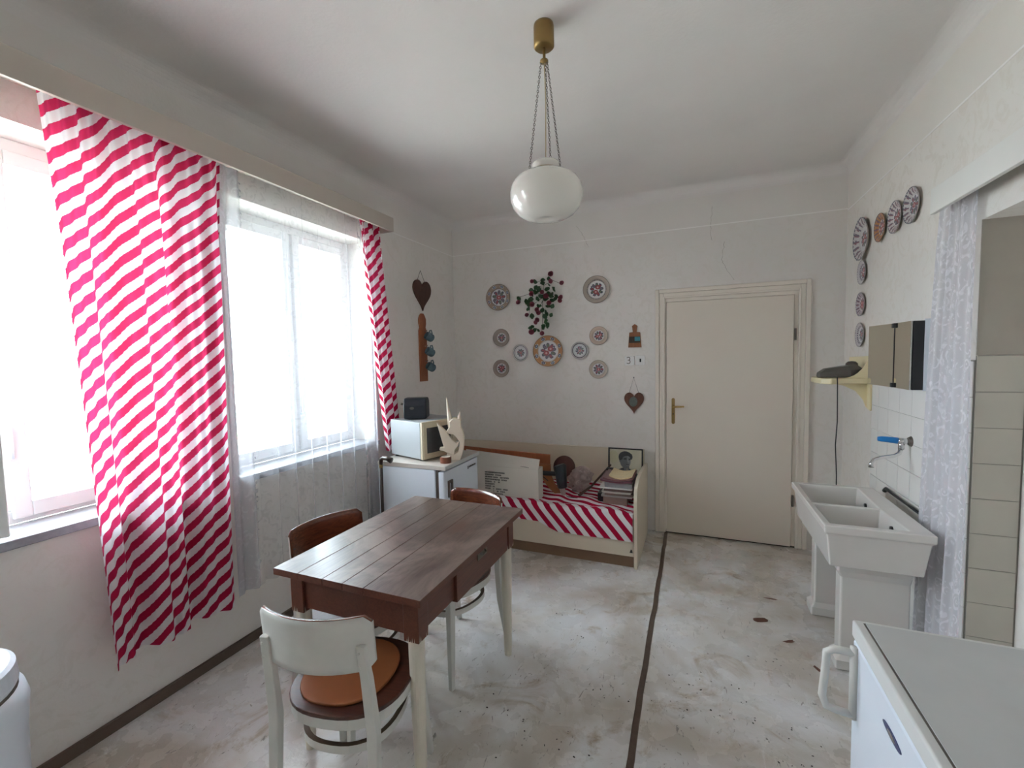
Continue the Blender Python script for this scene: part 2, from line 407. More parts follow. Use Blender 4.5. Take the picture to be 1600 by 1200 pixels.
# (positions read off the photograph on the floor plane)
for x, y, r, q in ((.349, 2.82, .05, .028), (.47, 2.66, .04, .012), (.56, 2.47, .03, .012), (.45, 3.1, .045, .01)): blob(x, y, r, q)
struct_stain = tag(obj('floor_stains', bm, mat('rust_stain', (.13, .05, .03), .8)), 'rusty brown stains on the linoleum in front of the sink', 'stain', kind='stuff')
bm = BM()
cl = [(-.75, 2.45, .1, 4), (.08, 2.15, .16, 16), (.28, 1.98, .16, 18), (.42, 1.84, .08, 10), (-.05, 2.05, .1, 8), (.35, 2.45, .05, 6), (-.55, 1.6, .14, 12), (-.5, 1.38, .16, 12), (-.75, 1.7, .12, 7), (.35, 1.6, .12, 7), (-.62, 2.3, .06, 5), (-.33, 1.95, .07, 6), (.1, 3.85, .3, 12)]
for x, y, s, n in cl:
    for k in range(n): blob(x + random.gauss(0, s), y + random.gauss(0, s * .35), random.uniform(.002, .0075), random.uniform(.002, .005), n=6, z=.0014)
tag(obj('floor_dirt', bm, mat('black_dirt', (.03, .025, .02), .9)), 'small dark crumbs of dirt scattered over the linoleum', 'dirt', kind='stuff')

# tiles
def tiles(par, face, a0, cuts, zs, m):
    pass
mt_cache = {}
def tile(par, ax, a0, a1, z0, z1, m, proud):
    g = .0012; key = (ax, round(a1 - a0, 3), round(z1 - z0, 3), m.name)
    if key not in mt_cache:
        bm = BM()
        if ax == 'y': box(bm, 0, g, g, .006, a1 - a0 - g, z1 - z0 - g)
        else: box(bm, g, 0, g, a1 - a0 - g, .006, z1 - z0 - g)
        o = obj('tile', bm, m, par); mt_cache[key] = o.data
    else: o = obj('tile', None, m, par, data=mt_cache[key])
    o.location = (proud, a0, z0) if ax == 'y' else (a0, proud, z0)
W('grout_bed', bx(XR - .0035, NY, 0, XR + .01, 3.394, 1.50), M_GROUT, wr)
zj = [1.207 - .1445 * k for k in range(9)] ; zj = [0.0] + sorted(zj)[0:] + [1.3515, 1.496]
yj = [3.394, 3.286]
while yj[-1] - .147 > NY + .05: yj.append(yj[-1] - .147)
yj.append(NY)
for a, b in zip(yj, yj[1:]):
    for z0, z1 in zip(zj, zj[1:]): tile(wr, 'y', b, a, z0, z1, M_TILE, XR - .0075)
W('grout_bed', bx(XR, NY - .0035, 0, NX, NY, 1.517), M_GROUT, wr)
W('recess_side_plaster', bx(XR + .001, NY - .004, 1.519, NX, NY, NZ), mat('recess_darker_plaster', (.40, .365, .31), .8, var=.1, vs=9), wr)  # thin panel in a darker tone than the rest of the right wall
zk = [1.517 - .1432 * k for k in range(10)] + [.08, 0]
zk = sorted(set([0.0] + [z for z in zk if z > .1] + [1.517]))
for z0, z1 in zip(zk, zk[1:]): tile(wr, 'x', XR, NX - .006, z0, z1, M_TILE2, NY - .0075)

# ------------------------------------------------------------------ windows
def rect_frame(bm, X0, X1, y0, y1, z0, z1, t, tb=None):
    tb = tb or t
    box(bm, X0, y0, z0, X1, y0 + t, z1); box(bm, X0, y1 - t, z0, X1, y1, z1)
    box(bm, X0, y0 + t, z1 - t, X1, y1 - t, z1); box(bm, X0, y0 + t, z0, X1, y1 - t, z0 + tb)
def sash(par, y0, y1, z0, z1, X, name='sash'):
    bm = BM(); rect_frame(bm, X, X + .04, y0, y1, z0, z1, .055, .06)
    s = W(name, bm, M_WIN, par, bev=.004)
    W('glass_pane', bx(X + .016, y0 + .05, z0 + .05, X + .02, y1 - .05, z1 - .05), M_GLASS, s)
    return s
def window(n, y0, y1, mid, label, openleaf=False):
    r = bpy.data.objects.new('window_%d' % n, None); COL.objects.link(r); r.location = (-2.5, (y0 + y1) / 2, ZS); struct(r, label, 'window')
    X = -2.50
    bm = BM(); rect_frame(bm, X - .05, X + .03, y0, y1, ZS, ZH, .05); box(bm, X - .05, mid - .035, ZS + .05, X + .02, mid + .035, ZH - .05)
    W('window_frame', bm, M_WIN, r, bev=.004)
    if not openleaf: sash(r, y0 + .04, mid - .012, ZS + .02, ZH - .05, X + .005)
    sh = sash(r, mid + .012, y1 - .04, ZS + .02, ZH - .05, X + .005)
    # outer window
    bm = BM(); rect_frame(bm, -2.72, -2.66, y0, y1, ZS + .02, ZH, .075); box(bm, -2.72, mid - .04, ZS + .08, -2.67, mid + .04, ZH - .06)
    box(bm, -2.71, y0 + .07, 2.02, -2.68, y1 - .07, 2.05) if False else None
    W('outer_frame', bm, M_WIN, r, bev=.004)
    W('reveal_lining', bx(-2.66, y0, ZS, -2.55, y0 + .006, ZH), M_WIN, r); W('reveal_lining', bx(-2.66, y1 - .006, ZS, -2.55, y1, ZH), M_WIN, r)
    for (a, b) in ((y0 + .07, mid - .035), (mid + .035, y1 - .07)): W('outer_pane', bx(-2.692, a, ZS + .09, -2.688, b, ZH - .07), M_GLASS, r)
    W('window_sill', bx(-2.47, y0 - .02, ZS - .035, XL + .03, y1 + .02, ZS), M_STONE, r, bev=.004)
    if openleaf:   # casement hinged at the near jamb, swung into the room
        bm = BM(); wd = .60; rect_frame(bm, 0, .04, 0, wd, 0, ZH - ZS - .07, .055, .06)
        s = obj('open_sash', bm, M_WIN, r, bev=.004); s.location = Vector((-2.44, .17, ZS + .025)) - wloc(r); s.rotation_euler = (0, 0, radians(-19))
        g = obj('glass_pane', bx(.018, .05, .05, .022, wd - .05, ZH - ZS - .12), M_GLASS, s)
        hb = BM(); tube(hb, [(.05, wd - .015, .62), (.06, wd - .015, .66), (.06, wd - .015, .74), (.05, wd - .015, .78)], .006)
        obj('handle', hb, M_WHITE, s, smooth=True)
    hb = BM(); tube(hb, [(X + .05, mid + .01, 1.20), (X + .075, mid + .01, 1.20), (X + .075, mid + .01, 1.32)], .007); W('window_handle', hb, M_WHITE, r, smooth=True)
    return r
window(1, W1[0], W1[1], .81, 'near double window with one casement swung open', True)
window(2, W2[0], W2[1], 2.185, 'far double window veiled by the lace curtain')

struct(obj('added_sky_blocker', bx(-3.45, -14, 2.95, XO, 18, 3.05), mat('sky_blocker_surface', (.5, .45, .38), .7)), 'unseen overhang added outside above the windows to block high sky', 'sky blocker')  # overhang added out of view to keep high sky light off the curtains
# outside: ground, bush (seen only faintly through the panes)
struct(obj('ground_outside', bx(-22, -14, -.9, XO - .25, 18, -.8), mat('garden_ground', (.38, .37, .33), .9, var=.3, vs=1)), 'pale sunlit garden ground outside the windows', 'ground')
def bush(name, x, y, z, r, label, n=900):
    bm = BM()
    for k in range(n):
        v = Vector((random.gauss(0, 1), random.gauss(0, 1), random.gauss(0, 1))).normalized() * r * random.uniform(.55, 1.05)
        c = Vector((x, y, z)) + Vector((v.x, v.y, v.z * 1.1)); s = random.uniform(.05, .11)
        E = Euler((random.uniform(0, 6), random.uniform(0, 6), random.uniform(0, 6))).to_matrix()
        bm.faces.new([bm.verts.new(c + E @ Vector(p) * s) for p in ((-1, 0, 0), (0, -.5, 0), (1, 0, 0), (0, .5, 0))])
    t = thing(name, label, 'bush', (x, y, -.8)); W('foliage', bm, mat('bush_leaf', (.34, .42, .24), .6, var=.3, vs=2), t, kind='stuff')
    b2 = BM(); tube(b2, [(x, y, -.8), (x + .03, y, z)], [.06, .03]); W('trunk', b2, M_STEM, t)
bush('garden_bush', -6.6, 5.2, .15, .95, 'pale green garden bush seen faintly through the lace')

# ------------------------------------------------------------------ door
d = bpy.data.objects.new('door_1', None); COL.objects.link(d); d.location = (.24, YB, 0); struct(d, 'cream painted flush door in a moulded frame', 'door')
W('door_leaf', bx(DX0, YB - .022, .012, .702, YB + .02, DZ - .004), M_DOOR, d, bev=.003)
W('threshold_gap', bx(DX0 - .02, YB - .005, 0, .76, YB + .1, .012), M_DARK, d)
def casing(y0, y1, o, i):
    bm = BM(); L, Rr, T = -.312, .812, 2.092
    box(bm, L + o, YB - y1, 0, L + i, YB - y0, T - o); box(bm, Rr - i, YB - y1, 0, Rr - o, YB - y0, T - o); box(bm, L + i, YB - y1, T - i, Rr - i, YB - y0, T - o); return bm
bm = casing(0, .026, 0, .032); W('architrave', bm, M_CREAM, d, bev=.005)
W('architrave_bead', casing(0, .016, .032, .066), M_CREAM, d, bev=.004)
W('architrave_lip', casing(0, .022, .062, .078), M_CREAM, d, bev=.003)
bm = BM(); box(bm, DX0 - .014, YB - .006, 0, DX0 - .004, YB + .1, DZ); box(bm, .706, YB - .004, 0, .736, YB + .1, DZ + .03); box(bm, DX0 - .014, YB - .006, DZ, .736, YB + .1, DZ + .03)
W('door_lining', bm, M_CREAM, d)
bm = BM(); prism(bm, rrect(-.013, -.11, .013, .11, .0125), 0, .005, Matrix.Translation((-.167, YB - .022, 1.065)) @ Matrix.Rotation(radians(90), 4, 'X'))
hp = W('handle_plate', bm, M_BRASS, d)
bm = BM(); tube(bm, [(-.167, YB - .025, 1.105), (-.167, YB - .062, 1.105), (-.155, YB - .068, 1.105), (-.08, YB - .068, 1.108)], [.008, .008, .009, .007]); W('door_handle', bm, mat('brass_bright', (.6, .42, .16), .25, .9), d, smooth=True)
bm = BM(); tube(bm, [(-.167, YB - .0285, 1.04), (-.167, YB - .0275, 1.04)], .005); W('keyhole', bm, M_BLACK, d)
for z in (1.68, .38): 
    bm = BM(); tube(bm, [(.712, YB - .022, z - .045), (.712, YB - .022, z + .045)], .008); W('hinge', bm, M_GREYM, d)

# ------------------------------------------------------------------ pelmets
t = thing('curtain_pelmet', 'long cream painted wooden pelmet box above both windows', 'pelmet', (-2.16, 1.0, 2.49))
W('front_board', bx(-2.068, -.6, 2.487, -2.05, 2.745, 2.588), M_PELM, t, bev=.002)
W('top_board', bx(XL, -.6, 2.575, -2.068, 2.745, 2.588), M_PELM, t)
W('end_board', bx(XL, 2.727, 2.487, -2.068, 2.745, 2.575), M_PELM, t)
W('curtain_rail', bx(-2.17, -.55, 2.558, -2.15, 2.72, 2.574), M_GREYM, t)
t = thing('recess_pelmet', 'white painted pelmet board across the top of the right recess', 'pelmet', (.97, 1.6, 2.12))
W('front_board', bx(.925, .45, 2.118, .943, 2.468, 2.222), mat('pelmet_white', (.74, .73, .69), .45, var=.04), t, bev=.002)
W('top_board', bx(.943, .45, 2.209, XR, 2.468, 2.222), _m['pelmet_white'], t)
W('curtain_rail', bx(.975, .5, 2.19, .995, 2.45, 2.206), M_GREYM, t)

# ------------------------------------------------------------------ curtains
def folded(y0, y1, b0, b1, X, zt, zb, amps, nu, gather=14, gz=.18, ga=.012, hem=0):
    """returns function (s,t)->pos,u ; s across, t from top to bottom"""
    def xo(s, t):
        g = max(0, 1 - t / gz)
        base = sum(a * sin(2 * pi * (f * s + ph) + .35 * sin(5 * s + ph * 9) + dr * t) for a, f, ph, dr in amps)
        return base * (.35 + .65 * min(1, t / .25)) + ga * g * sin(2 * pi * gather * s)
    # arclength at mid height
    us = [0]; K = 400
    for k in range(K):
        s0, s1 = k / K, (k + 1) / K; dy = ((y1 - y0) + (b1 - b0)) / 2 / K
        us.append(us[-1] + hypot(dy, xo(s1, .5) - xo(s0, .5)))
    def f(s, t):
        y = (y0 + (y1 - y0) * s) * (1 - t) + (b0 + (b1 - b0) * s) * t
        x = X + xo(s, t); z = zt + (zb - zt) * t + (hem * sin(2 * pi * 2.3 * s + 1) if t == 1 else 0)
        u = us[int(s * K)]
        return Vector((x, y, z)), u
    return f
def curtain(name, f, nu, nv, m, label, cat, per=.081, slope=.85, den=None, ph=0, parent=None):
    def fn(s, t):
        p, u = f(s, t)
        return p, {'st': (p.z - slope * u) / per + 50 + ph, 'den': den(s, t) if den else 0}, (u, p.z)
    o = grid(name, nu, nv, fn, m, None, ('st', 'den')); return tag(o, label, cat)
fL = folded(.862, 1.545, .955, 1.50, -2.165, 2.555, .33, [(.044, 2.6, .1, .2), (.020, 5.3, .4, .6), (.007, 13.1, .2, 0)], 300, hem=.004)
curtain('striped_curtain', fL, 320, 60, M_STRIPE, 'red and white diagonally striped curtain hanging at the near window', 'curtain')
fR = folded(2.50, 2.72, 2.72, 2.905, -2.165, 2.55, .85, [(.030, 2.6, .1, .3), (.012, 6.1, .4, .9)], 200, gather=9)
curtain('striped_curtain', fR, 200, 50, M_STRIPE, 'narrow gathered red and white striped curtain at the far window', 'curtain', ph=.3)
fS = folded(1.525, 2.66, 1.52, 2.66, -2.215, 2.555, .32, [(.018, 9.3, .1, .4), (.009, 19, .5, .2)], 400, gather=22, ga=.006)
def dn(s, t):
    a = .45 * max(0, 1 - (s / .13) ** 2) if s < .13 else 0
    b = .35 * max(0, (s - .90) / .10)
    return min(.6, a * 1.4 + b * 1.2)
curtain('lace_curtain', fS, 420, 50, M_LACE, 'sheer white lace curtain covering the far window', 'curtain', den=dn)
def fN0(s, t):
    top = 2.285 + .27 * s; bot = 2.30 + .41 * s; k = t ** .6
    y = top * (1 - k) + bot * k + .012 * sin(9 * t) * (1 - s) * t
    x = .994 + .014 * sin(2 * pi * 3.3 * s + .5 * t) * (.5 + t * .5) + .005 * sin(2 * pi * 9 * s)
    return Vector((min(x, 1.016), y, 2.195 + (.06 - 2.195) * t)), s * .8
curtain('lace_curtain', fN0, 200, 50, M_LACE2, 'thick white lace curtain gathered at the edge of the right recess', 'curtain', den=lambda s, t: 0)

# ------------------------------------------------------------------ pendant lamp
lx, ly = -.577, 1.815
t = thing('pendant_lamp', 'white opal glass pendant lamp hung on three chains from the ceiling', 'lamp', (lx, ly, ZC))
bm = BM(); lathe(bm, [(0, 0), (.040, -.0), (.042, -.01), (.042, -.086), (.036, -.092), (0, -.092)], 28, (lx, ly, ZC)); W('ceiling_rose', bm, M_BRASS, t, smooth=True)
bm = BM(); tube(bm, [(lx, ly, ZC - .09), (lx, ly, 2.762)], .006); lathe(bm, [(.0, .008), (.017, .003), (.017, -.006), (0, -.01)], 14, (lx, ly, 2.762)); W('stem', bm, M_BRASS, t, smooth=True)
ZG = 2.124
prof = [(.0, .006), (.030, .004), (.050, .0), (.058, .003), (.085, .008), (.115, .026), (.138, .056), (.150, .092), (.152, .125), (.147, .16), (.132, .19), (.105, .212), (.075, .222), (.058, .225), (.052, .235), (.056, .25), (.060, .262), (.054, .275), (.035, .281), (.02, .281)]
prof = [(r, z * .84) for r, z in prof]; bm = BM(); lathe(bm, prof, 48, (lx, ly, ZG)); g = W('glass_shade', bm, M_OPAL, t, smooth=True)
bm = BM(); lathe(bm, [(.061, .188), (.066, .194), (.060, .200), (.055, .196)], 24, (lx, ly, ZG)); W('shade_collar', bm, M_BRASS, t, smooth=True)
for k, a in enumerate((208, 88, 345)):
    a = radians(a); ex, ey = lx + .07 * cos(a), ly + .07 * sin(a)
    bm = BM(); n = 46; p0, p1 = Vector((lx + .013 * cos(a), ly + .013 * sin(a), 2.76)), Vector((ex, ey, ZG + .198))
    for q in range(n):        # chain links as short alternating loops
        c = p0.lerp(p1, (q + .5) / n); L = (p1 - p0).length / n * .62; dv = (p1 - p0).normalized(); sd = Vector((cos(a + pi / 2), sin(a + pi / 2), 0)) if q % 2 else dv.cross(Vector((cos(a + pi / 2), sin(a + pi / 2), 0)))
        tube(bm, [c + dv * L * cos(v) + sd * .004 * sin(v) for v in (2 * pi * i / 6 for i in range(7))], .0013, 4, False)
    W('chain', bm, M_GREYM, t)
bm = BM(); tube(bm, [(lx, ly, 2.76), (lx + .004, ly, 2.6), (lx, ly, ZG + .236)], .0025); W('cable', bm, mat('cable_beige', (.45, .36, .22), .6), t)

# ------------------------------------------------------------------ table
TX0, TX1, TY0, TY1, TZ = -1.497, -.827, 1.175, 2.112, .76
t = thing('kitchen_table', 'old wooden kitchen table with worn plank top and cream legs', 'table', ((TX0 + TX1) / 2, (TY0 + TY1) / 2, 0))
fr = [0, .19, .37, .51, .65, 1]
for a, b in zip(fr, fr[1:]):
    o = W('plank', bx(TX0 + (TX1 - TX0) * a + .0009, TY0, TZ - .026, TX0 + (TX1 - TX0) * b - .0009, TY1, TZ), [M_TOP, M_APRON], t, bev=.0012)
    for p in o.data.polygons:
        if abs(p.normal.z) < .5: p.material_index = 1
bm = BM(); box(bm, TX0 + .004, TY0 + .004, TZ - .024, TX1 - .004, TY1 - .004, TZ - .004); W('top_joint', bm, M_DARK, t)
ax0, ax1, ay0, ay1 = TX0 + .045, TX1 - .04, TY0 + .04, TY1 - .045
Z0 = .597
W('apron', bx(ax0 + .05, ay0 + .008, Z0, ax1 - .05, ay0 + .03, TZ - .026), M_APRON, t, bev=.002)
W('apron', bx(ax0 + .05, ay1 - .03, Z0, ax1 - .05, ay1 - .008, TZ - .026), M_APRON, t, bev=.002)
W('apron', bx(ax0 + .008, ay0 + .05, Z0, ax0 + .03, ay1 - .05, TZ - .026), M_APRON, t, bev=.002)
W('apron', bx(ax1 - .03, ay0 + .05, Z0, ax1 - .010, ay1 - .05, TZ - .026), M_APRON, t, bev=.002)
dr = W('drawer', bx(ax1 - .05, 1.476, Z0 - .012, ax1 + .004, 1.985, TZ - .03), M_APRON, t, bev=.003)
pl = BM(); box(pl, ax1 + .004, 1.655, .675, ax1 + .007, 1.745, .72); tube(pl, [(ax1 + .006, 1.675, .70), (ax1 + .018, 1.685, .695), (ax1 + .018, 1.715, .695), (ax1 + .006, 1.725, .70)], .004)
W('drawer_pull', pl, M_GREYM, dr)
for cx, sx in ((ax0 + .029, -1), (ax1 - .029, 1)):
    for cy in (ay0 + .029, ay1 - .029):
        bm = BM(); box(bm, cx - .031, cy - .031, .578, cx + .031, cy + .031, TZ - .026); lg = W('leg', bm, M_APRON, t, bev=.003)
        bm = BM(); lathe(bm, [(.0, .579), (.028, .579), (.0285, .55), (.026, .35), (.021, .06), (.018, 0.0), (0, 0)], 20, (cx, cy, 0)); W('painted_leg', bm, M_LEGPAINT, lg, smooth=False)
        bm = BM()                                           # ragged paint edge and flakes
        for k in range(5):
            for f_, (ux, uy) in enumerate(((1, 0), (0, -1))):
                q = random.uniform(-.028, .028); h = random.uniform(.006, .03)
                px_, py_ = cx + ux * .0315 + (0 if ux else q), cy + uy * .0315 + (q if ux else 0)
                vs = [bm.verts.new((px_ + (0 if ux else -.0015), py_ + (-.0015 if ux else 0), .579)), bm.verts.new((px_ + (0 if ux else .0015), py_ + (.0015 if ux else 0), .579)), bm.verts.new((px_, py_, .579 + h))]; bm.faces.new(vs)
        W('paint_flakes', bm, M_LEGPAINT, lg, kind='stuff')

# ------------------------------------------------------------------ chairs
def sup(n, a, b, e=2.6):
    o = []
    for k in range(n):
        th = 2 * pi * k / n; c, s = cos(th), sin(th)
        o.append((a * math.copysign(abs(c) ** (2 / e), c), b * math.copysign(abs(s) ** (2 / e), s)))
    return o
def hoop(bm, a, b, e, z0, z1, th, n=40, cy=0):
    o = sup(n, a, b, e); i = sup(n, a - th, b - th, e)
    R_ = [[bm.verts.new((x, y + cy, z)) for x, y in pp] for pp, z in ((o, z0), (o, z1), (i, z1), (i, z0))]
    for A, B in zip(R_, R_[1:] + R_[:1]):
        for k in range(n): bm.faces.new((A[k], A[(k + 1) % n], B[(k + 1) % n], B[k]))
def make_chair(label, loc, rz, pad=False):
    t = thing('bentwood_chair', label, 'chair', loc, rz, 'bentwood chairs around the kitchen table')
    bm = BM(); hoop(bm, .20, .195, 2.5, .400, .437, .022); obj('seat_ring', bm, M_PAINTW, t, smooth=False)
    bm = BM(); prism(bm, sup(40, .203, .198, 2.5), .434, .449); obj('seat', bm, M_SEATW, t, bev=.004)
    for s in (-1, 1):
        bm = BM(); bar(bm, [(s * .185, -.245, 0), (s * .172, -.205, .25), (s * .168, -.196, .43), (s * .164, -.214, .60), (s * .160, -.233, .715)], [.026, .032, .034, .032, .030], [.024, .03, .032, .026, .018]); obj('leg', bm, M_PAINTW, t, bev=.004)
        bm = BM(); bar(bm, [(s * .188, .188, 0), (s * .160, .155, .41)], [.024, .036], [.024, .036]); obj('leg', bm, M_PAINTW, t, bev=.004)
    bm = BM(); hoop(bm, .165, .172, 2.4, .300, .327, .016); o = obj('stretcher_hoop', bm, [M_PAINTW, mat('worn_hoop_top', (.13, .09, .06), .5)], t)
    for p in o.data.polygons:
        if p.normal.z > .8: p.material_index = 1
    # curved backrest
    nx, nz = 20, 8; hw = .188
    bm = BM()
    def yb(x): return -.255 + .058 * (x / hw) ** 2
    def edge(u):   # z range at u in -1..1, rounded ends
        e = max(0, abs(u) - .88) / .12; q = .022 * (1 - sqrt(max(0, 1 - e * e)))
        return .627 + .012 * (1 - u * u) * 0 + q, .802 - q
    F, B = [], []
    for i in range(nx + 1):
        u = -1 + 2 * i / nx; x = u * hw; z0, z1 = edge(u); a, b = [], []
        for j in range(nz + 1):
            z = z0 + (z1 - z0) * j / nz; lean = -(z - .63) * .10
            a.append(bm.verts.new((x, yb(x) + lean + .006, z))); b.append(bm.verts.new((x, yb(x) + lean - .006, z)))
        F.append(a); B.append(b)
    for i in range(nx):
        for j in range(nz):
            f = bm.faces.new((F[i][j], F[i + 1][j], F[i + 1][j + 1], F[i][j + 1])); f.material_index = 0
            f = bm.faces.new((B[i][j], B[i][j + 1], B[i + 1][j + 1], B[i + 1][j])); f.material_index = 1
        f = bm.faces.new((F[i][nz], F[i + 1][nz], B[i + 1][nz], B[i][nz])); f.material_index = 0
        f = bm.faces.new((F[i][0], B[i][0], B[i + 1][0], F[i + 1][0])); f.material_index = 1
    for col in (0, nx):
        for j in range(nz): f = bm.faces.new((F[col][j], F[col][j + 1], B[col][j + 1], B[col][j])); f.material_index = 1
    for f in bm.faces: f.smooth = True
    o = obj('backrest', bm, [M_CHWOOD, M_PAINTW], t)
    for s in (-1, 1):
        for z in (.655, .70):
            bm = BM(); tube(bm, [(s * .160, -.244 - (z - .655) * .08, z), (s * .160, -.248 - (z - .655) * .08, z)], .004); obj('screw', bm, M_PAINTW, t)
    if pad:
        bm = BM(); prism(bm, [(x - .018, y + .002) for x, y in sup(36, .158, .168, 2.3)], .449, .459)
        obj('seat_pad', bm, M_PAD, t, bev=.004, label='ochre plywood seat pad')
    return t
ch = make_chair('brown-faced bentwood chair at the window side of the table', (-1.400, 1.515, 0), radians(-102.5))
dup(ch, (-1.178, 1.945, 0), atan2(-.965, -.26) - pi / 2, 'brown-faced bentwood chair at the far end of the table beside the bed')
make_chair('cream painted bentwood chair with ochre seat pad at the near end of the table', (-1.105, 1.175, 0), radians(11.7), True)

# ------------------------------------------------------------------ bed
BX1, BY0 = -.375, 3.2
t = thing('bed', 'low cream laminate single bed standing along the back wall', 'bed', (-1.3, 3.6, 0))
out = [(BY0, 0), (3.955, 0), (3.955, .605), (3.75, .622), (3.50, .634), (3.38, .632), (3.30, .618), (3.245, .59), (3.212, .55), (BY0, .50)]
bm = BM(); prism(bm, out, 0, .026, Matrix(((0, 0, 1, BX1 - .026), (1, 0, 0, 0), (0, 1, 0, 0), (0, 0, 0, 1)))); W('foot_panel', bm, M_BEDPANEL, t, bev=.003)
W('side_rail', bx(XL + .03, BY0 + .012, .085, BX1 - .026, BY0 + .03, .40), M_BEDPANEL, t, bev=.002)
W('plinth', bx(XL + .03, BY0 + .03, 0, BX1 - .026, BY0 + .045, .088), M_PLINTH, t)
W('back_panel', bx(XL + .02, 3.93, .02, BX1 - .026, 3.955, .725), M_BEDPANEL, t, bev=.002)
W('mattress', bx(XL + .03, BY0 + .035, .15, BX1 - .03, 3.925, .39), mat('mattress_cloth', (.6, .57, .5), .9), t, bev=.03, seg=4)
bm = BM(); prism(bm, [(0, 0), (.022, 0), (.018, .02), (.010, .026)], 0, .002, Matrix.Translation((-.432, BY0 + .0118, .115)) @ Matrix.Rotation(radians(90), 4, 'X')); W('chipped_spot', bm, M_DARK, t)
# striped bedspread
def fb(s, tt):
    x = -1.95 + (BX1 - .032 + 1.95) * s
    L = .70 + (.235 if x > -1.0 else .16 + .075 * max(0, 1 - (-1.0 - x) / .07)) + .03 * (x > -1.0) * (x + 1.0) * 0
    drop = (.20 if x > -.97 else (.135 + .065 * max(0, (x + 1.12) / .15)))
    Lt = .715; L = Lt + drop; q = tt * L
    if q < Lt: y = 3.92 - q; z = .403 + .006 * sin(x * 21 + y * 9) * sin(y * 17) + .010 * math.exp(-((x + 1.0) / .05) ** 2) + .006 * sin(12 * (x * .8 + y)) + (.008 if y < 3.5 else 0)
    else:
        y = BY0 + .004 - .006 * sin(x * 14) - .003; z = .403 - (q - Lt)
        a = min(1, (q - Lt) / .03); y = BY0 + .005 - .010 * a + .003 * sin(x * 19) * a
    return Vector((x, y, z)), {'st': (x * .72 + q * .72) / .098 + 20}, (x, q)
# stripes run from upper left to lower right on the hanging side
def fbs(s, tt):
    p, d, uv = fb(s, tt); x, q = uv
    return p, {'st': ((x * .72 - q * .62) / .072 + 20) if q > .655 else ((q - .38 * x + .006 * sin(30 * x)) / .088 + 21)}, uv
tag(grid('bedspread', 150, 110, fbs, M_STRIPEBED, None, ('st',)), 'red and white striped cloth draped over the bed', 'bedspread')

# ------------------------------------------------------------------ fridge by the window
t = thing('compact_refrigerator', 'white waist-high refrigerator in the corner carrying the microwave', 'refrigerator', (-1.8, 2.74, 0))
fx0, fx1, fy0, fy1, fz = -2.10, -1.555, 2.53, 3.03, .828
W('body', bx(fx0, fy0, .03, -1.625, fy1, .795), M_WHITE, t, bev=.006)
W('worktop', bx(fx0, fy0 - .004, .797, fx1 + .012, fy1 + .004, .828), [M_LAMTOP], t, bev=.003)
W('worktop_edge', bx(fx1 + .012, fy0 - .002, .8, fx1 + .015, fy1 + .002, .826), M_WORKTOP, t)
W('door_gasket', bx(-1.625, fy0 + .008, .06, -1.60, fy1 - .008, .79), M_GREYM, t)
dd = W('door', bx(-1.60, fy0, .05, fx1, fy1, .785), M_WHITE, t, bev=.008, seg=3)
bm = BM(); box(bm, fx1 - .001, fy0 + .045, .60, fx1 + .012, fy0 + .06, .715); box(bm, fx1 - .001, fy0 + .088, .60, fx1 + .012, fy0 + .103, .715); box(bm, fx1 - .001, fy0 + .06, .698, fx1 + .012, fy0 + .088, .715); box(bm, fx1 - .001, fy0 + .06, .60, fx1 + .012, fy0 + .088, .612)
W('handle', bm, M_GREYM, dd, bev=.002)
bm = BM(); box(bm, fx1, fy1 - .165, .727, fx1 + .002, fy1 - .155, .75)
for k in range(7): box(bm, fx1, fy1 - .145 + k * .016, .735, fx1 + .002, fy1 - .133 + k * .016, .748 if k % 2 else .744)
W('lettering', bm, M_GREYM, dd, kind='stuff')
for y in (fy0 + .05, fy1 - .05):
    for x in (fx0 + .05, -1.68): bm = BM(); tube(bm, [(x, y, 0), (x, y, .032)], .018, 12); W('foot', bm, M_BLACK, t)

# microwave (local: x depth, y width)
MWX, MWY = -1.757, 2.590
t = thing('microwave_oven', 'cream microwave oven on top of the refrigerator', 'microwave', (MWX, MWY, .828), radians(-17.4))
mb = mat('microwave_enamel', (.40, .42, .43), .35, var=.03)
mc = mat('microwave_front_cream', (.56, .49, .35), .4, var=.04)
obj('case', bx(-.37, 0, .014, -.024, .37, .276), mb, t, bev=.005)
obj('front_frame', bx(-.024, 0, .012, 0, .37, .278), mc, t, bev=.005)
dw = obj('door', bx(0, .006, .018, .006, .275, .272), mc, t, bev=.002)
obj('door_window', bx(.004, .035, .055, .0085, .255, .235), mat('microwave_window', (.045, .045, .05), .2), dw)
cp = obj('control_panel', bx(0, .28, .018, .006, .364, .272), mc, t, bev=.002)
for z in (.08, .18): 
    bm = BM(); tube(bm, [(.005, .322, z), (.022, .322, z)], .022, 16); obj('dial', bm, mb, cp)
for x in (-.34, -.05):
    for y in (.03, .34): bm = BM(); tube(bm, [(x, y, 0), (x, y, .016)], .014, 10); obj('foot', bm, M_BLACK, t)

# toaster
t = thing('toaster', 'rounded black toaster standing on top of the microwave', 'toaster', (-1.925, 2.775, 1.106), radians(24))
prof = [(-.065, 0), (.065, 0), (.074, .02), (.076, .10), (.068, .135), (.045, .152), (-.045, .152), (-.068, .135), (-.076, .10), (-.074, .02)]
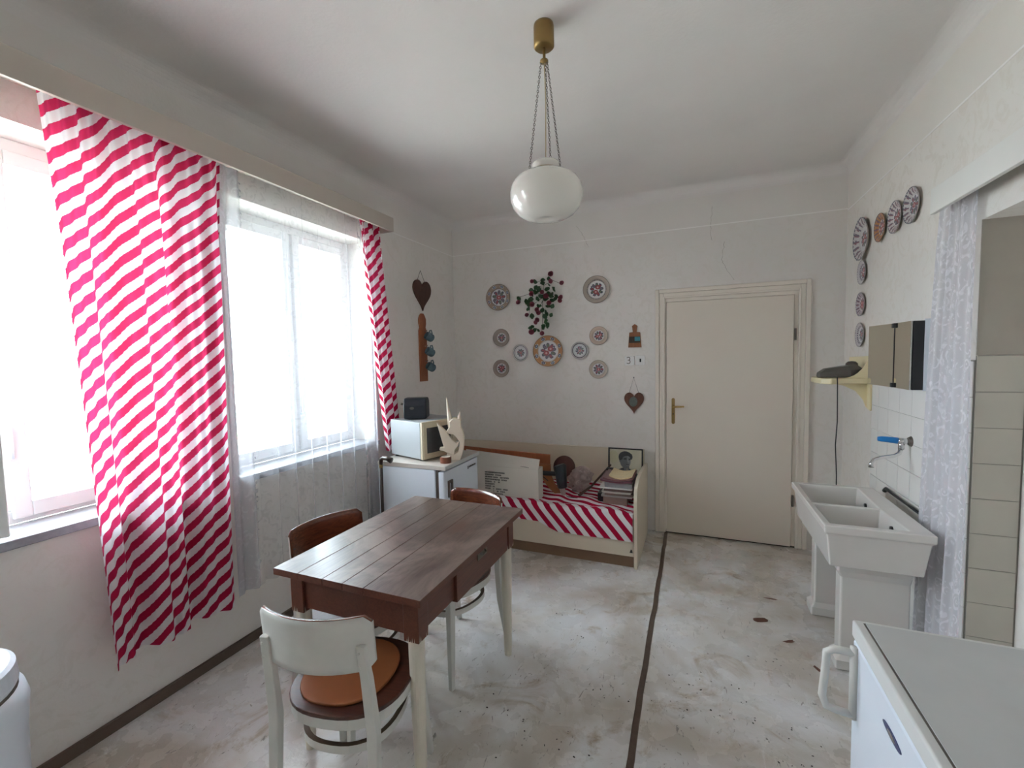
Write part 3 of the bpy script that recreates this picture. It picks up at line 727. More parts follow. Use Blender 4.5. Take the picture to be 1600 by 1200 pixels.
# outline in x (thickness) / z (height), extruded along local y then turned
bm = BM(); prism(bm, prof, -.085, .085, Matrix(((0, 0, 1, 0), (1, 0, 0, 0), (0, 1, 0, .004), (0, 0, 0, 1)))); obj('body', bm, mat('toaster_plastic', (.006, .008, .014), .5), t, bev=.012, seg=3)
for s in (-1, 1): obj('slot', bx(-.065, s * .026 - .012, .1555, .065, s * .026 + .012, .1575), M_GREYM, t)
bm = BM(); tube(bm, [(-.085, -.01, .11), (-.112, -.01, .113)], [.005, .009]); obj('lever', bm, M_GREYM, t)
bm = BM(); prism(bm, [(.016 * cos(a), .010 * sin(a)) for a in (2 * pi * k / 14 for k in range(14))], 0, .002, Matrix.Translation((-.02, -.0765, .085)) @ Matrix.Rotation(radians(90), 4, 'X')); obj('button', bm, M_GREYM, t)

# sculpture
SC = Vector((-1.60, 2.72, .828)); sc = .00111 * .43 * 2 * .0 + 1
def spx(u, v): return ((u - 1005) * .00053, (985 - v) * .00055)
t = thing('abstract_sculpture', 'pale carved abstract sculpture with tall spikes on the refrigerator', 'sculpture', SC, radians(27))
Tm = Matrix(((1, 0, 0, 0), (0, 0, 1, 0), (0, 1, 0, 0), (0, 0, 0, 1)))
def sprism(pts, th, y=0): 
    bm = BM(); P = [spx(*p) for p in pts]
    prism(bm, P, y - th / 2, y + th / 2, Tm); return bm
# body with a hole: left limb and right limb joined top and bottom
def sc_obj(nm, pts, th, y=0):
    o = obj(nm, sprism(pts, th, y), M_SCULPT, t, bev=.006, seg=3); return o
body_r = [(905, 985), (1115, 985), (1150, 900), (1170, 830), (1182, 700), (1160, 600), (1140, 560), (1135, 460), (1030, 440), (985, 480), (985, 550), (940, 610), (975, 640), (1035, 650), (1075, 690), (1112, 745), (1108, 800), (1095, 870), (1040, 905), (950, 880), (930, 935)]
sc_obj('body', body_r, .060)
sc_obj('wing', [(820, 490), (880, 545), (945, 610), (1000, 700), (1075, 760), (1112, 735), (1100, 790), (1050, 850), (1040, 910), (950, 885), (905, 860), (845, 845), (850, 812), (905, 808), (870, 680)], .045, -.012)
for nm, pts, r in (('tall_spike', [(1000, 560), (990, 440), (972, 320), (955, 175)], [.020, .017, .010, .001]), ('short_spike', [(1112, 480), (1118, 430), (1128, 362)], [.018, .012, .001])):
    bm = BM(); tube(bm, [(spx(*p)[0], 0, spx(*p)[1]) for p in pts], r, 12); obj(nm, bm, M_SCULPT, t, smooth=True)

# roll of tape
t = thing('tape_roll', 'roll of brown packing tape on the refrigerator edge', 'tape', (-1.596, 2.628, .828))
bm = BM(); lathe(bm, [(.039, 0), (.039, .042), (.032, .042), (.032, 0), (.039, 0)], 32); obj('tape', bm, mat('brown_tape', (.20, .065, .035), .3), t)
bm = BM(); lathe(bm, [(.032, .0), (.032, .043), (.029, .043), (.029, 0), (.032, 0)], 32); obj('cardboard_core', bm, M_CARD, t)

# walking cane
t = thing('walking_cane', 'dark brown walking cane hooked against the refrigerator by the curtain', 'cane', (-2.13, 2.50, 0))
cw = mat('cane_wood', (.03, .014, .010), .35)
bm = BM(); tube(bm, [(-2.052, 2.500, 0), (-2.052, 2.502, .79)], [.010, .012]); W('shaft', bm, cw, t, smooth=True)
bm = BM(); tube(bm, [(-2.052, 2.502, .788), (-2.052, 2.502, .81)], .0135, 12); W('collar', bm, M_BRASS, t)
bm = BM(); tube(bm, [(-2.052, 2.502, .805), (-2.049, 2.502, .845), (-2.028, 2.50, .858), (-1.99, 2.497, .857), (-1.955, 2.494, .848)], [.013, .016, .016, .016, .021], 12); W('handle', bm, cw, t, smooth=True)

# ------------------------------------------------------------------ things on the bed
BZ = .405
t = thing('cardboard_box', 'white cardboard box with black printed lines on the bed', 'box', (-1.45, 3.4, BZ))
cb = BM(); box(cb, -1.78, 3.27, BZ, -1.143, 3.385, .655); W('carton', cb, M_CARD, t, bev=.003)
fl = BM()
A = [(-1.78, 3.268, .655), (-1.143, 3.268, .655), (-1.122, 3.250, .742), (-1.45, 3.262, .762), (-1.78, 3.262, .782)]
a = [fl.verts.new(p) for p in A]; b = [fl.verts.new((p[0], p[1] + .004, p[2])) for p in A]
fl.faces.new(a); fl.faces.new(b[::-1])
for k in range(5): fl.faces.new((a[k], a[(k + 1) % 5], b[(k + 1) % 5], b[k]))
W('open_flap', fl, M_CARD, t)
ib = BM(); rr = random.Random(3)
lines = [(0, 29), (0, 13, 2, 9), (0, 11, 1, 7, 3, 13), (0, 22, 2, 8), (0, 10, 3, 2, 4, 3), (0, 14), (0, 9, 2, 3), (0, 8, 4, 1, 3, 8, 2, 7), (12, 1, 4, 3, 2, 7), (0, 9, 3, 14), (16, 12)]
for r_, ln in enumerate(lines):
    x = -1.612; z = .596 - r_ * .0195
    on = False
    for k, n_ in enumerate(ln):
        if k % 2 == 0: x += n_ * .0062
        else:
            for q in range(n_):
                h = .0115; wv = rr.uniform(.0035, .0052)
                box(ib, x, 3.2688, z, x + .0022, 3.2695, z + h)
                c = rr.random()
                if c < .6: box(ib, x, 3.2688, z + h - .004, x + wv, 3.2695, z + h)
                if c > .3: box(ib, x, 3.2688, z, x + wv, 3.2695, z + .004)
                if c > .5 or c < .2: box(ib, x + wv - .0014, 3.2688, z, x + wv, 3.2695, z + h)
                x += .0062
for k in range(6): box(ib, -1.29 + k * .012, 3.2672, .668 - k * .001, -1.283 + k * .012, 3.2679, .673 - k * .001 + rr.uniform(0, .003))
W('printed_lines', ib, M_INK, t, kind='stuff')

bd = BM(); prism(bd, [(-2.0, .41), (-1.42, .41), (-1.33, .50), (-1.20, .47), (-1.16, .43), (-1.155, .70), (-1.6, .712), (-2.0, .728)], 0, .018, Matrix(((1, 0, 0, 0), (0, 0, 1, 3.62), (0, 1, 0, 0), (0, 0, 0, 1))))
tag(obj('wooden_board', bd, M_BOARD, bev=.003), 'reddish brown wooden board standing behind the white cardboard box', 'board')
bd = BM()
cbp = [(-1.19, .0), (-1.10, .0), (-1.03, -.02)]
sw = []
for k in range(12):
    q = k / 11; sw.append((Vector((-1.17 + .02 * q + .13 * q * q, 3.52 - .06 * q, .64 - .232 * q ** .75)), .05 - .012 * q))
L_ = [bd.verts.new(p - Vector((w_, 0, 0))) for p, w_ in sw]; R_ = [bd.verts.new(p + Vector((w_, 0, 0))) for p, w_ in sw]
L2 = [bd.verts.new(v.co + Vector((0, .012, .0))) for v in L_]; R2 = [bd.verts.new(v.co + Vector((0, .012, .0))) for v in R_]
for k in range(11):
    for A_, B_ in ((L_, R_), (R_, R2), (R2, L2), (L2, L_)): bd.faces.new((A_[k], B_[k], B_[k + 1], A_[k + 1]))
bd.faces.new((L_[0], L2[0], R2[0], R_[0])); bd.faces.new((L_[-1], R_[-1], R2[-1], L2[-1]))
tag(obj('curved_wooden_piece', bd, mat('orange_brown_wood', (.30, .11, .04), .4)), 'curved orange-brown wooden piece between the cardboard box and hairdryer', 'wood')

t = thing('hair_dryer', 'dark hair dryer lying upright on the bed beside the box', 'hair dryer', (-1.0, 3.45, BZ))
hd = mat('dryer_teal_black', (.010, .018, .022), .35)
bm = BM(); tube(bm, [(-1.015, 3.44, .665), (-1.012, 3.44, .655), (-1.000, 3.44, .52), (-.995, 3.44, .478)], [.036, .050, .043, .038], 16); W('barrel', bm, hd, t, smooth=False)
bm = BM(); tube(bm, [(-1.035, 3.44, .588), (-1.12, 3.43, .588), (-1.165, 3.42, .590), (-1.195, 3.41, .590)], [.018, .020, .020, .028], 12); W('grip', bm, M_BLACK, t)
bm = BM(); tube(bm, [(-1.0, 3.44, .476), (-.99, 3.44, .44), (-.985, 3.44, .412)], [.024, .022, .016], 12); W('nozzle', bm, mat('dryer_nozzle', (.45, .38, .36), .4), t)
bm = BM(); tube(bm, [(-1.19, 3.42, .585), (-1.13, 3.5, .50), (-1.06, 3.52, .43), (-1.0, 3.5, .412), (-.95, 3.42, .412), (-.86, 3.40, .415)], .004); W('cord', bm, M_BLACK, t, smooth=True)
bm = BM(); lathe(bm, [(0, .02), (.06, .018), (.095, .005), (.10, -.01), (.06, -.02), (0, -.022)], 24)
bmesh.ops.rotate(bm, verts=bm.verts, matrix=Matrix.Rotation(radians(78), 3, 'X')); bmesh.ops.translate(bm, verts=bm.verts, vec=(-1.06, 3.72, .575))
tag(obj('round_dark_hat', bm, mat('dark_red_felt', (.06, .018, .014), .8), smooth=True), 'round dark red-brown object standing behind the hair dryer', 'hat')
# plastic bag: crumpled blob
rr = random.Random(5)
def bagf(s, tt):
    a = 2 * pi * s; ph = pi * (tt * .98 + .01)
    r = 1 + .20 * sin(5 * a + 3 * ph) + .13 * sin(9 * a - 5 * ph + 1) + .1 * sin(13 * ph + 2 * a)
    x = -.905 + .085 * r * sin(ph) * cos(a) + .05 * (-cos(ph) + 1) * .4
    y = 3.60 + .07 * r * sin(ph) * sin(a)
    z = .515 - .112 * cos(ph) * (1 + .0 * r)
    return Vector((x, y, max(z, .405))), {'den': .05 * sin(9 * a) * sin(7 * ph) + .1}, (s * 2, tt)
tag(grid('plastic_bag', 70, 40, bagf, M_PLASTICBAG, None, ('den',)), 'crumpled translucent plastic bag on the bed beside the hair dryer', 'bag')
bm = BM(); tube(bm, [(-.86, 3.44, .425), (-.78, 3.52, .48), (-.70, 3.66, .57), (-.655, 3.74, .62)], [.012, .009, .009, .008], 10)
tag(obj('wooden_rod', bm, M_GREYM if False else mat('rod_brown', (.06, .035, .022), .5), smooth=True), 'thin dark rod leaning diagonally against the pile of magazines', 'rod')

# magazines
def mag(x0, x1, y0, y1, z, h, col, label, sag=0, name='magazine', rz=0, rise=0):
    m = mat('paper_' + label[:18].replace(' ', '_'), col, .7, var=.15, vs=60)
    def ff(x, y): 
        u = (x - x0) / (x1 - x0) * 2 - 1
        return sag * (u * u) + rise * max(0, u)
    bm = BM(); n = 10; top, bot = [], []
    for i in range(n + 1):
        x = x0 + (x1 - x0) * i / n; a = []
        for (y, dz) in ((y0, 0), (y1, 0), (y1, h), (y0, h)): a.append(bm.verts.new((x, y, z + ff(x, y) + dz)))
        top.append(a)
    for a, b in zip(top, top[1:]):
        for k in range(4): bm.faces.new((a[k], a[(k + 1) % 4], b[(k + 1) % 4], b[k]))
    bm.faces.new(top[0][::-1]); bm.faces.new(top[-1])
    t = thing(name, label, 'magazine', ((x0 + x1) / 2, (y0 + y1) / 2, z), 0, 'pile of magazines at the foot of the bed')
    W('pages', bm, m, t)
    bm = BM(); a = []
    for i in range(n + 1):
        x = x0 - .002 + (x1 - x0 + .004) * i / n; a.append([bm.verts.new((x, y, z + ff(min(max(x, x0), x1), y) + h + dz)) for y, dz in ((y0 - .003, 0), (y1, 0), (y1, .0015), (y0 - .003, .0015))])
    for p, q in zip(a, a[1:]):
        for k in range(4): bm.faces.new((p[k], p[(k + 1) % 4], q[(k + 1) % 4], q[k]))
    bm.faces.new(a[0][::-1]); bm.faces.new(a[-1])
    W('cover', bm, mat('cover_' + label[:18].replace(' ', '_'), tuple(min(1, c * 1.15 + .03) for c in col), .35, var=.2, vs=40), t)
z = .409
mag(-.648, -.47, 3.36, 3.60, z, .056, (.24, .17, .14), 'thick brown-edged bundle at the bottom of the magazine pile'); z += .059
mag(-.66, -.43, 3.345, 3.61, z, .010, (.36, .33, .31), 'grey magazine lying directly on the thick brown bundle'); z += .0125
mag(-.635, -.425, 3.35, 3.59, z, .016, (.17, .12, .10), 'dark brown magazine third from the bottom of the pile'); z += .0185
mag(-.655, -.44, 3.34, 3.60, z, .009, (.50, .46, .42), 'pale magazine with curled edge midway up the pile', .003); z += .014
mag(-.64, -.425, 3.35, 3.60, z, .020, (.15, .09, .08), 'dark reddish magazine in the upper half of the pile'); z += .023
mag(-.675, -.43, 3.33, 3.58, z, .004, (.62, .60, .60), 'thin light grey sheet jutting out of the magazine pile'); z += .0065
mag(-.635, -.43, 3.35, 3.60, z, .036, (.26, .25, .26), 'thick grey-edged bundle below the curved magazines'); z += .039
mag(-.665, -.43, 3.335, 3.60, z, .012, (.16, .05, .07), 'wine red magazine sagging near the top of the pile', .012); z += .0145
mag(-.645, -.42, 3.34, 3.60, z, .010, (.20, .08, .08), 'dark red magazine just under the yellow one', .014, rise=.008); z += .0125
mag(-.60, -.43, 3.35, 3.59, z, .008, (.62, .50, .28), 'yellowish magazine bowed on top of the pile', .02, rise=.004); z += .01
for zz, h, lab in ((.505, .035, 'small black box wedged left beside the magazine pile low down'), ):
    tag(obj('black_case', bx(-.70, 3.40, .408, -.652, 3.56, .475), M_BLACK, bev=.004), lab, 'box')
tag(obj('black_case', bx(-.672, 3.612, .412, -.60, 3.66, .62), M_BLACK, bev=.004), 'tall black box behind the left side of the magazine pile', 'box')

# framed portrait of a man
t = thing('framed_portrait', 'black-framed black and white portrait photo of a young man above the magazines', 'picture', (-.556, 3.90, .43))
T0 = Matrix.Translation((-.556, 3.905, .735)) @ Matrix.Rotation(radians(-4), 4, 'X')
PW, PH = .147, .325     # half width, full height below top
bm = BM()
for a in ((-PW, -.008, -.01, PW, .008, 0), (-PW, -.008, -PH, PW, .008, -PH + .01), (-PW, -.008, -PH + .01, -PW + .012, .008, -.01), (PW - .010, -.008, -PH + .01, PW, .008, -.01)): box(bm, *a, T=T0)
W('frame', bm, M_BLACK, t, bev=.001)
W('backing', bx(-PW + .01, .001, -PH + .01, PW - .01, .006, -.01, T=T0), M_BLACK, t)
# printed picture, one flat sheet painted by position
def portrait(u, v):        # u -1..1 right, v 0 top .. 1 bottom (in multiples of half width)
    def ell(cx, cy, rx, ry, a=0):
        c, s = cos(a), sin(a); dx, dy = u - cx, v - cy; X_, Y_ = dx * c + dy * s, -dx * s + dy * c; return (X_ / rx) ** 2 + (Y_ / ry) ** 2
    n = .03 * sin(7 * u + 3 * v) ; col = (.60 + n, .58 + n, .44 + n)
    if ell(-.75, .5, .3, .4) < 1: col = (.56, .55, .36)
    if v > 1.05:                      # jacket
        if v > 1.12 + .55 * abs(u + .0) ** 1.3: col = (.07, .075, .07)
        if v > 1.0 and abs(u - .08) < .16 + .0 * v and v < 1.6: col = (.20, .21, .21)
        if abs(u - .12) < .42 * (v - 1.0) * .6 and v > 1.2: col = (.45, .40, .30)
        if abs(u - .17) < .06 and v > 1.38: col = (.12, .05, .03)
    if ell(.0, .72, .34, .48) < 1:      # face
        sh = .17 + .10 * (u < .05) * 0; col = (.17, .185, .19)
        if u > .12: col = (.25, .27, .275)
        if ell(.18, .72, .06, .16) < 1: col = (.31, .33, .33)
        if ell(.2, 1.04, .14, .08) < 1: col = (.24, .25, .25)
        if ell(-.02, .62, .10, .035) < 1 or ell(.25, .64, .075, .035) < 1: col = (.035, .035, .035)
        if ell(-.03, .56, .13, .02, .05) < 1 or ell(.26, .58, .09, .02) < 1: col = (.03, .03, .03)
        if ell(.14, .93, .10, .025) < 1: col = (.05, .05, .05)
        if ell(.16, .82, .05, .02) < 1: col = (.09, .09, .09)
    if ell(-.33, .72, .05, .11) < 1: col = (.17, .18, .18)
    if ell(.0, .42, .40, .30) < 1 and not (ell(.08, .66, .27, .26) < 1): col = (.022, .022, .024)
    if ell(-.33, .50, .09, .22) < 1 or ell(.36, .45, .08, .18) < 1: col = (.022, .022, .024)
    return col
nu, nv = 90, 110; vs, fs, cols = [], [], []
w_, h_ = PW - .01, PH - .02
for j in range(nv + 1):
    for i in range(nu + 1): vs.append(T0 @ Vector((-w_ + 2 * w_ * i / nu, -.0005, -.01 - h_ * j / nv)) - Vector((-.556, 3.90, .43)))
for j in range(nv):
    for i in range(nu): fs.append((j * (nu + 1) + i, j * (nu + 1) + i + 1, (j + 1) * (nu + 1) + i + 1, (j + 1) * (nu + 1) + i)); cols.append(portrait(-1 + 2 * (i + .5) / nu, (j + .5) / nv * h_ / w_))
me = bpy.data.meshes.new('photo_print'); me.from_pydata(vs, [], fs); ca = me.color_attributes.new('Col', 'FLOAT_COLOR', 'CORNER')
ca.data.foreach_set('color', [c for f in cols for _ in range(4) for c in (*f, 1)]); me.materials.append(M_PRINT)
o = bpy.data.objects.new('photo_print', me); COL.objects.link(o); o.parent = t

# ------------------------------------------------------------------ plates
ORG, PNK, GRY, NAVY, RED, GRN, WHT, TAN, MAU = (.42, .19, .05), (.45, .33, .27), (.45, .42, .40), (.03, .035, .08), (.28, .03, .035), (.10, .13, .06), (.66, .66, .66), (.33, .24, .17), (.14, .10, .14)
def plate_paint(style, seed):
    rr = random.Random(seed); q0 = rr.random() * 6
    petals = []
    k = {'big': 5, 'two': 2, 'one': 1, 'three': 3}[style.get('fl', 'two')]
    sc = style.get('ms', .40) * 1.2
    n = 9
    for i in range(n):     # outer ring of leaves and petals
        a = 2 * pi * i / n + q0; petals.append((sc * .72 * cos(a), sc * .72 * sin(a), sc * .34, sc * .22, a, NAVY))
        petals.append((sc * .70 * cos(a), sc * .70 * sin(a), sc * .24, sc * .13, a, (GRN, MAU, RED)[i % 3]))
    for i in range(k):
        a = 2 * pi * i / k + q0 * .2; d_ = 0 if k == 1 else sc * .38
        petals.append((d_ * cos(a), d_ * sin(a), sc * .38, sc * .34, 0, RED)); petals.append((d_ * cos(a), d_ * sin(a), sc * .15, sc * .14, 0, (.62, .40, .38)))
    for i in range(4): a = q0 + i * 1.57; petals.append((sc * .95 * cos(a), sc * .95 * sin(a), sc * .12, sc * .12, 0, style.get('acc', NAVY)))
    rim, rp = style['rim'], style.get('rimpat')
    well = style.get('well', .66)
    def f(r, a):
        x, y = r * cos(a), r * sin(a)
        if r > well + style.get('rw', .035):
            c = rim
            if r > .965: c = tuple(v * .55 for v in rim) if style.get('edge', 1) else rim
            if rp == 'flowers':
                m = (a * 8 / (2 * pi)) % 1
                rc = (well + 1) / 2; dx = (m - .5) * 2 * pi * rc / 8; dy = r - rc
                e = (dx / .15) ** 2 + (dy / .12) ** 2
                if e < 1: c = (.60, .60, .58)
                if e < .62: c = NAVY
                if e < .14: c = (.35, .40, .55)
            elif rp == 'dots':
                m = (a * 26 / (2 * pi)) % 1
                if m < .5 and well + .05 < r < well + .16: c = NAVY if m < .3 else MAU
                if (m < .4) and r > .90: c = tuple(v * .5 for v in rim)
            elif rp == 'dense':
                m = (a * 15 / (2 * pi)) % 1; m2 = (a * 31 / (2 * pi)) % 1
                if well + .06 < r < .93 and abs(m - .5) < .30 - abs(r - (well + 1) / 2) * 1.2: c = MAU if m2 < .6 else (.25, .08, .10)
                if r > .92 and m2 < .6: c = NAVY
            elif rp == 'ticks':
                m = (a * 40 / (2 * pi)) % 1
                if well + .03 < r < well + .13 and m < .5: c = (.15, .14, .17)
            if style.get('half') and x > .25: c = ORG
            return c
        if r > well: return style.get('ring', (.13, .12, .15))
        c = WHT
        for (px, py, rx, ry, ang, cc) in petals:
            dx, dy = x - px, y - py; u, v = dx * cos(ang) + dy * sin(ang), -dx * sin(ang) + dy * cos(ang)
            if (u / rx) ** 2 + (v / ry) ** 2 < 1: c = cc
        return c
    return f
def plate(loc, R_, axis, style, seed, label, group):
    t = thing('painted_plate', label, 'plate', loc, 0, group)
    na, nr = 96, 30; f = plate_paint(style, seed); vs = [(0, 0, 0)] * 0; fs = []; cols = []
    hw = .66
    def prof(r):
        if r < .6: return .004
        if r < .72: return .004 + .010 * ((r - .6) / .12) ** 1.5
        return .014 + .010 * (r - .72) / .28
    scal = style.get('scal', 0)
    for j in range(nr + 1):
        r = j / nr
        for i in range(na):
            a = 2 * pi * i / na; k = 1 + (scal * abs(sin(a * 9)) if r > .9 else 0); vs.append((R_ * r * k * cos(a), R_ * r * k * sin(a), prof(r) * R_ / .1 * .9))
    for j in range(nr):
        for i in range(na):
            b = j * na; fs.append((b + i, b + (i + 1) % na, b + na + (i + 1) % na, b + na + i)); cols.append(f((j + .5) / nr, 2 * pi * (i + .5) / na))
    e = len(vs) - na      # back
    nb = len(vs)
    for r, z in ((1.0, -.004), (.6, 0.0)):
        for i in range(na): a = 2 * pi * i / na; vs.append((R_ * r * cos(a), R_ * r * sin(a), (prof(1) * R_ / .1 * .9 + z * 1) if r == 1 else z))
    for i in range(na):
        fs.append((e + i, e + (i + 1) % na, nb + (i + 1) % na, nb + i)); cols.append(tuple(v * .6 for v in style['rim']))
        fs.append((nb + i, nb + (i + 1) % na, nb + na + (i + 1) % na, nb + na + i)); cols.append((.5, .45, .4))
    fs.append(tuple(nb + na + i for i in range(na))); 
    me = bpy.data.meshes.new('dish'); me.from_pydata(vs, [], fs); ca = me.color_attributes.new('Col', 'FLOAT_COLOR', 'CORNER')
    arr = [c for q in cols for _ in range(4) for c in (*q, 1)] + [.5, .45, .4, 1] * na
    ca.data.foreach_set('color', arr); me.materials.append(M_PLATE); me.shade_smooth()
    o = bpy.data.objects.new('dish', me); COL.objects.link(o); o.parent = t
    o.rotation_euler = (radians(90), 0, 0) if axis == 'y' else (radians(90), 0, radians(-90))
    return t
gb, gr = 'painted plates on the back wall', 'painted plates on the right wall'
yb = YB - .001
G = dict(rim=GRY)
plate((-1.770, yb, 2.133), .127, 'y', dict(rim=TAN, rimpat='flowers', well=.64, fl='one', ms=.44), 1, 'large plate at upper left with blue flowers on a brown rim', gb)
plate((-.812, yb, 2.136), .121, 'y', dict(rim=(.40, .33, .27), rimpat='ticks', well=.62, ring=(.5, .46, .42), fl='two', ms=.40), 2, 'large plate at upper right with a beige rim and fruit bouquet', gb)
plate((-1.750, yb, 1.741), .086, 'y', dict(rim=(.36, .30, .25), well=.52, ring=(.45, .4, .36), fl='one', ms=.36), 3, 'small brown-rimmed plate at left, midway down the back wall', gb)
plate((-1.552, yb, 1.589), .081, 'y', dict(rim=(.56, .54, .52), well=.80, rw=.08, ring=(.06, .05, .08), fl='one', ms=.38), 4, 'small white plate with dark ring left of the big centre plate', gb)
plate((-1.272, yb, 1.600), .145, 'y', dict(rim=ORG, rimpat='flowers', well=.66, ring=(.5, .47, .42), fl='two', ms=.42), 5, 'biggest plate with orange rim and blue flowers below the pink bouquet', gb)
plate((-.972, yb, 1.597), .080, 'y', dict(rim=(.58, .56, .54), well=.78, rw=.08, ring=(.06, .04, .06), fl='one', ms=.40), 6, 'small white plate with dark ring right of the big centre plate', gb)
plate((-.797, yb, 1.726), .083, 'y', dict(rim=(.50, .40, .32), well=.58, ring=(.5, .46, .42), fl='two', ms=.40), 7, 'small pinkish-rimmed plate at right, below the large upper plate', gb)
plate((-1.758, yb, 1.441), .086, 'y', dict(rim=(.36, .29, .24), well=.55, ring=(.45, .4, .36), fl='three', ms=.38), 8, 'small brown-rimmed plate lowest at left on the back wall', gb)
plate((-.803, yb, 1.424), .083, 'y', dict(rim=(.50, .42, .34), well=.62, ring=(.5, .46, .42), fl='one', ms=.44), 9, 'small beige-rimmed plate lowest at right on the back wall', gb)
xr = XR - .001
plate((xr, 3.618, 2.276), .136, 'x', dict(rim=(.55, .53, .51), rimpat='dense', well=.58, ring=(.5, .5, .5), fl='two', ms=.30, scal=.02), 11, 'largest white plate at the corner of the right wall arrangement', gr)
plate((xr, 3.325, 2.274), .083, 'x', dict(rim=ORG, rimpat='dense', well=.52, ring=(.4, .3, .2), fl='two', ms=.42, half=1), 12, 'orange plate next to the largest plate on the right wall', gr)
plate((xr, 3.110, 2.276), .087, 'x', dict(rim=(.55, .52, .50), rimpat='dense', well=.55, ring=(.5, .48, .46), fl='two', ms=.40), 13, 'white patterned plate third along the top row of right wall', gr)
plate((xr, 2.905, 2.278), .090, 'x', dict(rim=(.55, .52, .50), rimpat='dense', well=.58, ring=(.5, .48, .46), fl='one', ms=.42), 14, 'white patterned plate nearest the recess pelmet on the right wall', gr)
plate((xr, 3.622, 2.060), .078, 'x', dict(rim=(.50, .46, .47), rimpat='dots', well=.55, ring=(.5, .46, .46), fl='two', ms=.42), 15, 'small plate directly below the largest plate on the right wall', gr)
plate((xr, 3.630, 1.852), .078, 'x', dict(rim=(.48, .43, .46), rimpat='dense', well=.56, ring=(.5, .46, .46), fl='three', ms=.42), 16, 'small purple-rimmed plate second from bottom on the right wall', gr)
plate((xr, 3.628, 1.650), .080, 'x', dict(rim=(.50, .46, .47), rimpat='dots', well=.62, ring=(.45, .4, .4), fl='one', ms=.40), 17, 'small plate lowest on the right wall just above the shelf', gr)

# ------------------------------------------------------------------ artificial flowers
t = thing('artificial_bouquet', 'hanging bunch of artificial pink roses with green leaves on the back wall', 'flowers', (-1.32, YB - .01, 2.05))
def wpt(u, v, d=.05):   # crop pixel (750..900 x 430..580 at x8) -> wall point; d distance from wall
    return Vector((-1.268 + (u - 857) * .00076 / 1.0 - 0, YB - d, 1.600 + (948 - v) * .00076 + (0)))
leaf = BM()
lv = [(0, 0, 0), (-.35, .3, .06), (-.42, .6, .08), (-.2, .9, .03), (0, 1.05, -.05), (.2, .9, .03), (.42, .6, .08), (.35, .3, .06), (0, .5, -.04)]
q = [leaf.verts.new(Vector(v) * .030) for v in lv]
for k in range(8): leaf.faces.new((q[8], q[k], q[(k + 1) % 8]))
lo = obj('leaf', leaf, M_LEAF, t, smooth=True); LM = lo.data; first = True
rr = random.Random(11)
cent = [(470, 260, .02), (600, 340), (620, 400), (650, 440), (720, 180), (700, 200), (770, 120), (820, 60), (815, 110), (870, 100), (900, 150), (840, 170), (780, 190), (930, 200), (960, 240), (1000, 310), (980, 290), (940, 320), (900, 300), (860, 330), (800, 320), (760, 320), (700, 310), (660, 320), (740, 370), (800, 380), (850, 400), (900, 360), (720, 420), (680, 480), (840, 450), (830, 500), (860, 560), (900, 540), (850, 590), (870, 600), (670, 650), (650, 660), (740, 670), (780, 680), (860, 660), (880, 680), (770, 710), (920, 440), (690, 230), (640, 300), (610, 370), (870, 230), (830, 260), (760, 260), (880, 260), (730, 270), (800, 220), (950, 290), (820, 420), (770, 400), (880, 480), (730, 200), (900, 110), (760, 150)]
for c in cent:
    o = lo if first else lo.copy()
    if not first: COL.objects.link(o); o.parent = t
    first = False
    p = wpt(c[0], c[1], rr.uniform(.02, .10)); o.location = p - Vector(t.location); s = rr.uniform(1.3, 2.0); o.scale = (s, s, s)
    o.rotation_euler = (radians(90) + rr.uniform(-.8, .8), rr.uniform(-.7, .7), rr.uniform(0, 6.28) if False else rr.uniform(-.8, .8))
    o.rotation_euler.rotate_axis('Z', rr.uniform(0, 6.28))
bl = BM()
for ring, (nP, rad, tilt, sz) in enumerate(((5, .010, .5, .022), (4, .005, 1.0, .017))):
    for k in range(nP):
        E = Matrix.Rotation(2 * pi * k / nP + ring * .5, 3, 'Z') @ Matrix.Rotation(-tilt, 3, 'Y') 
        pp = [(0, -.3, 0), (.5, -.6, .12), (1, -.45, .3), (1.15, 0, .34), (1, .45, .3), (.5, .6, .12), (0, .3, 0)]
        vv = [bl.verts.new(E @ (Vector(v) * sz) + Vector((0, 0, ring * .004))) for v in pp]; bl.faces.new(vv)
bo = obj('blossom', bl, M_BLOOM, t, smooth=True); first = True
for c in ((705, 105), (950, 50), (935, 110), (1070, 160), (830, 240), (1040, 350), (905, 385), (510, 345), (760, 450), (625, 510), (765, 560), (750, 595), (825, 740), (670, 700), (690, 255), (780, 480), (1060, 330), (870, 280), (700, 380)):
    o = bo if first else bo.copy()
    if not first: COL.objects.link(o); o.parent = t
    first = False
    o.location = wpt(c[0], c[1], rr.uniform(.07, .12)) - Vector(t.location); s = rr.uniform(1.0, 1.45); o.scale = (s, s, s)
    o.rotation_euler = (radians(90) + rr.uniform(-.6, .6), rr.uniform(-.8, .8), 0)
for path in ([(830, 80), (820, 250), (800, 420), (800, 600), (790, 700)], [(800, 250), (660, 235), (520, 265), (480, 260)], [(520, 265), (515, 340)], [(830, 150), (940, 100), (1060, 160)], [(830, 200), (960, 280), (1040, 340)], [(800, 300), (640, 400), (625, 500)], [(830, 80), (710, 110)]):
    bm = BM(); tube(bm, [wpt(u, v, .05) for u, v in path], .0018, 5); W('stem', bm, M_STEM, t)

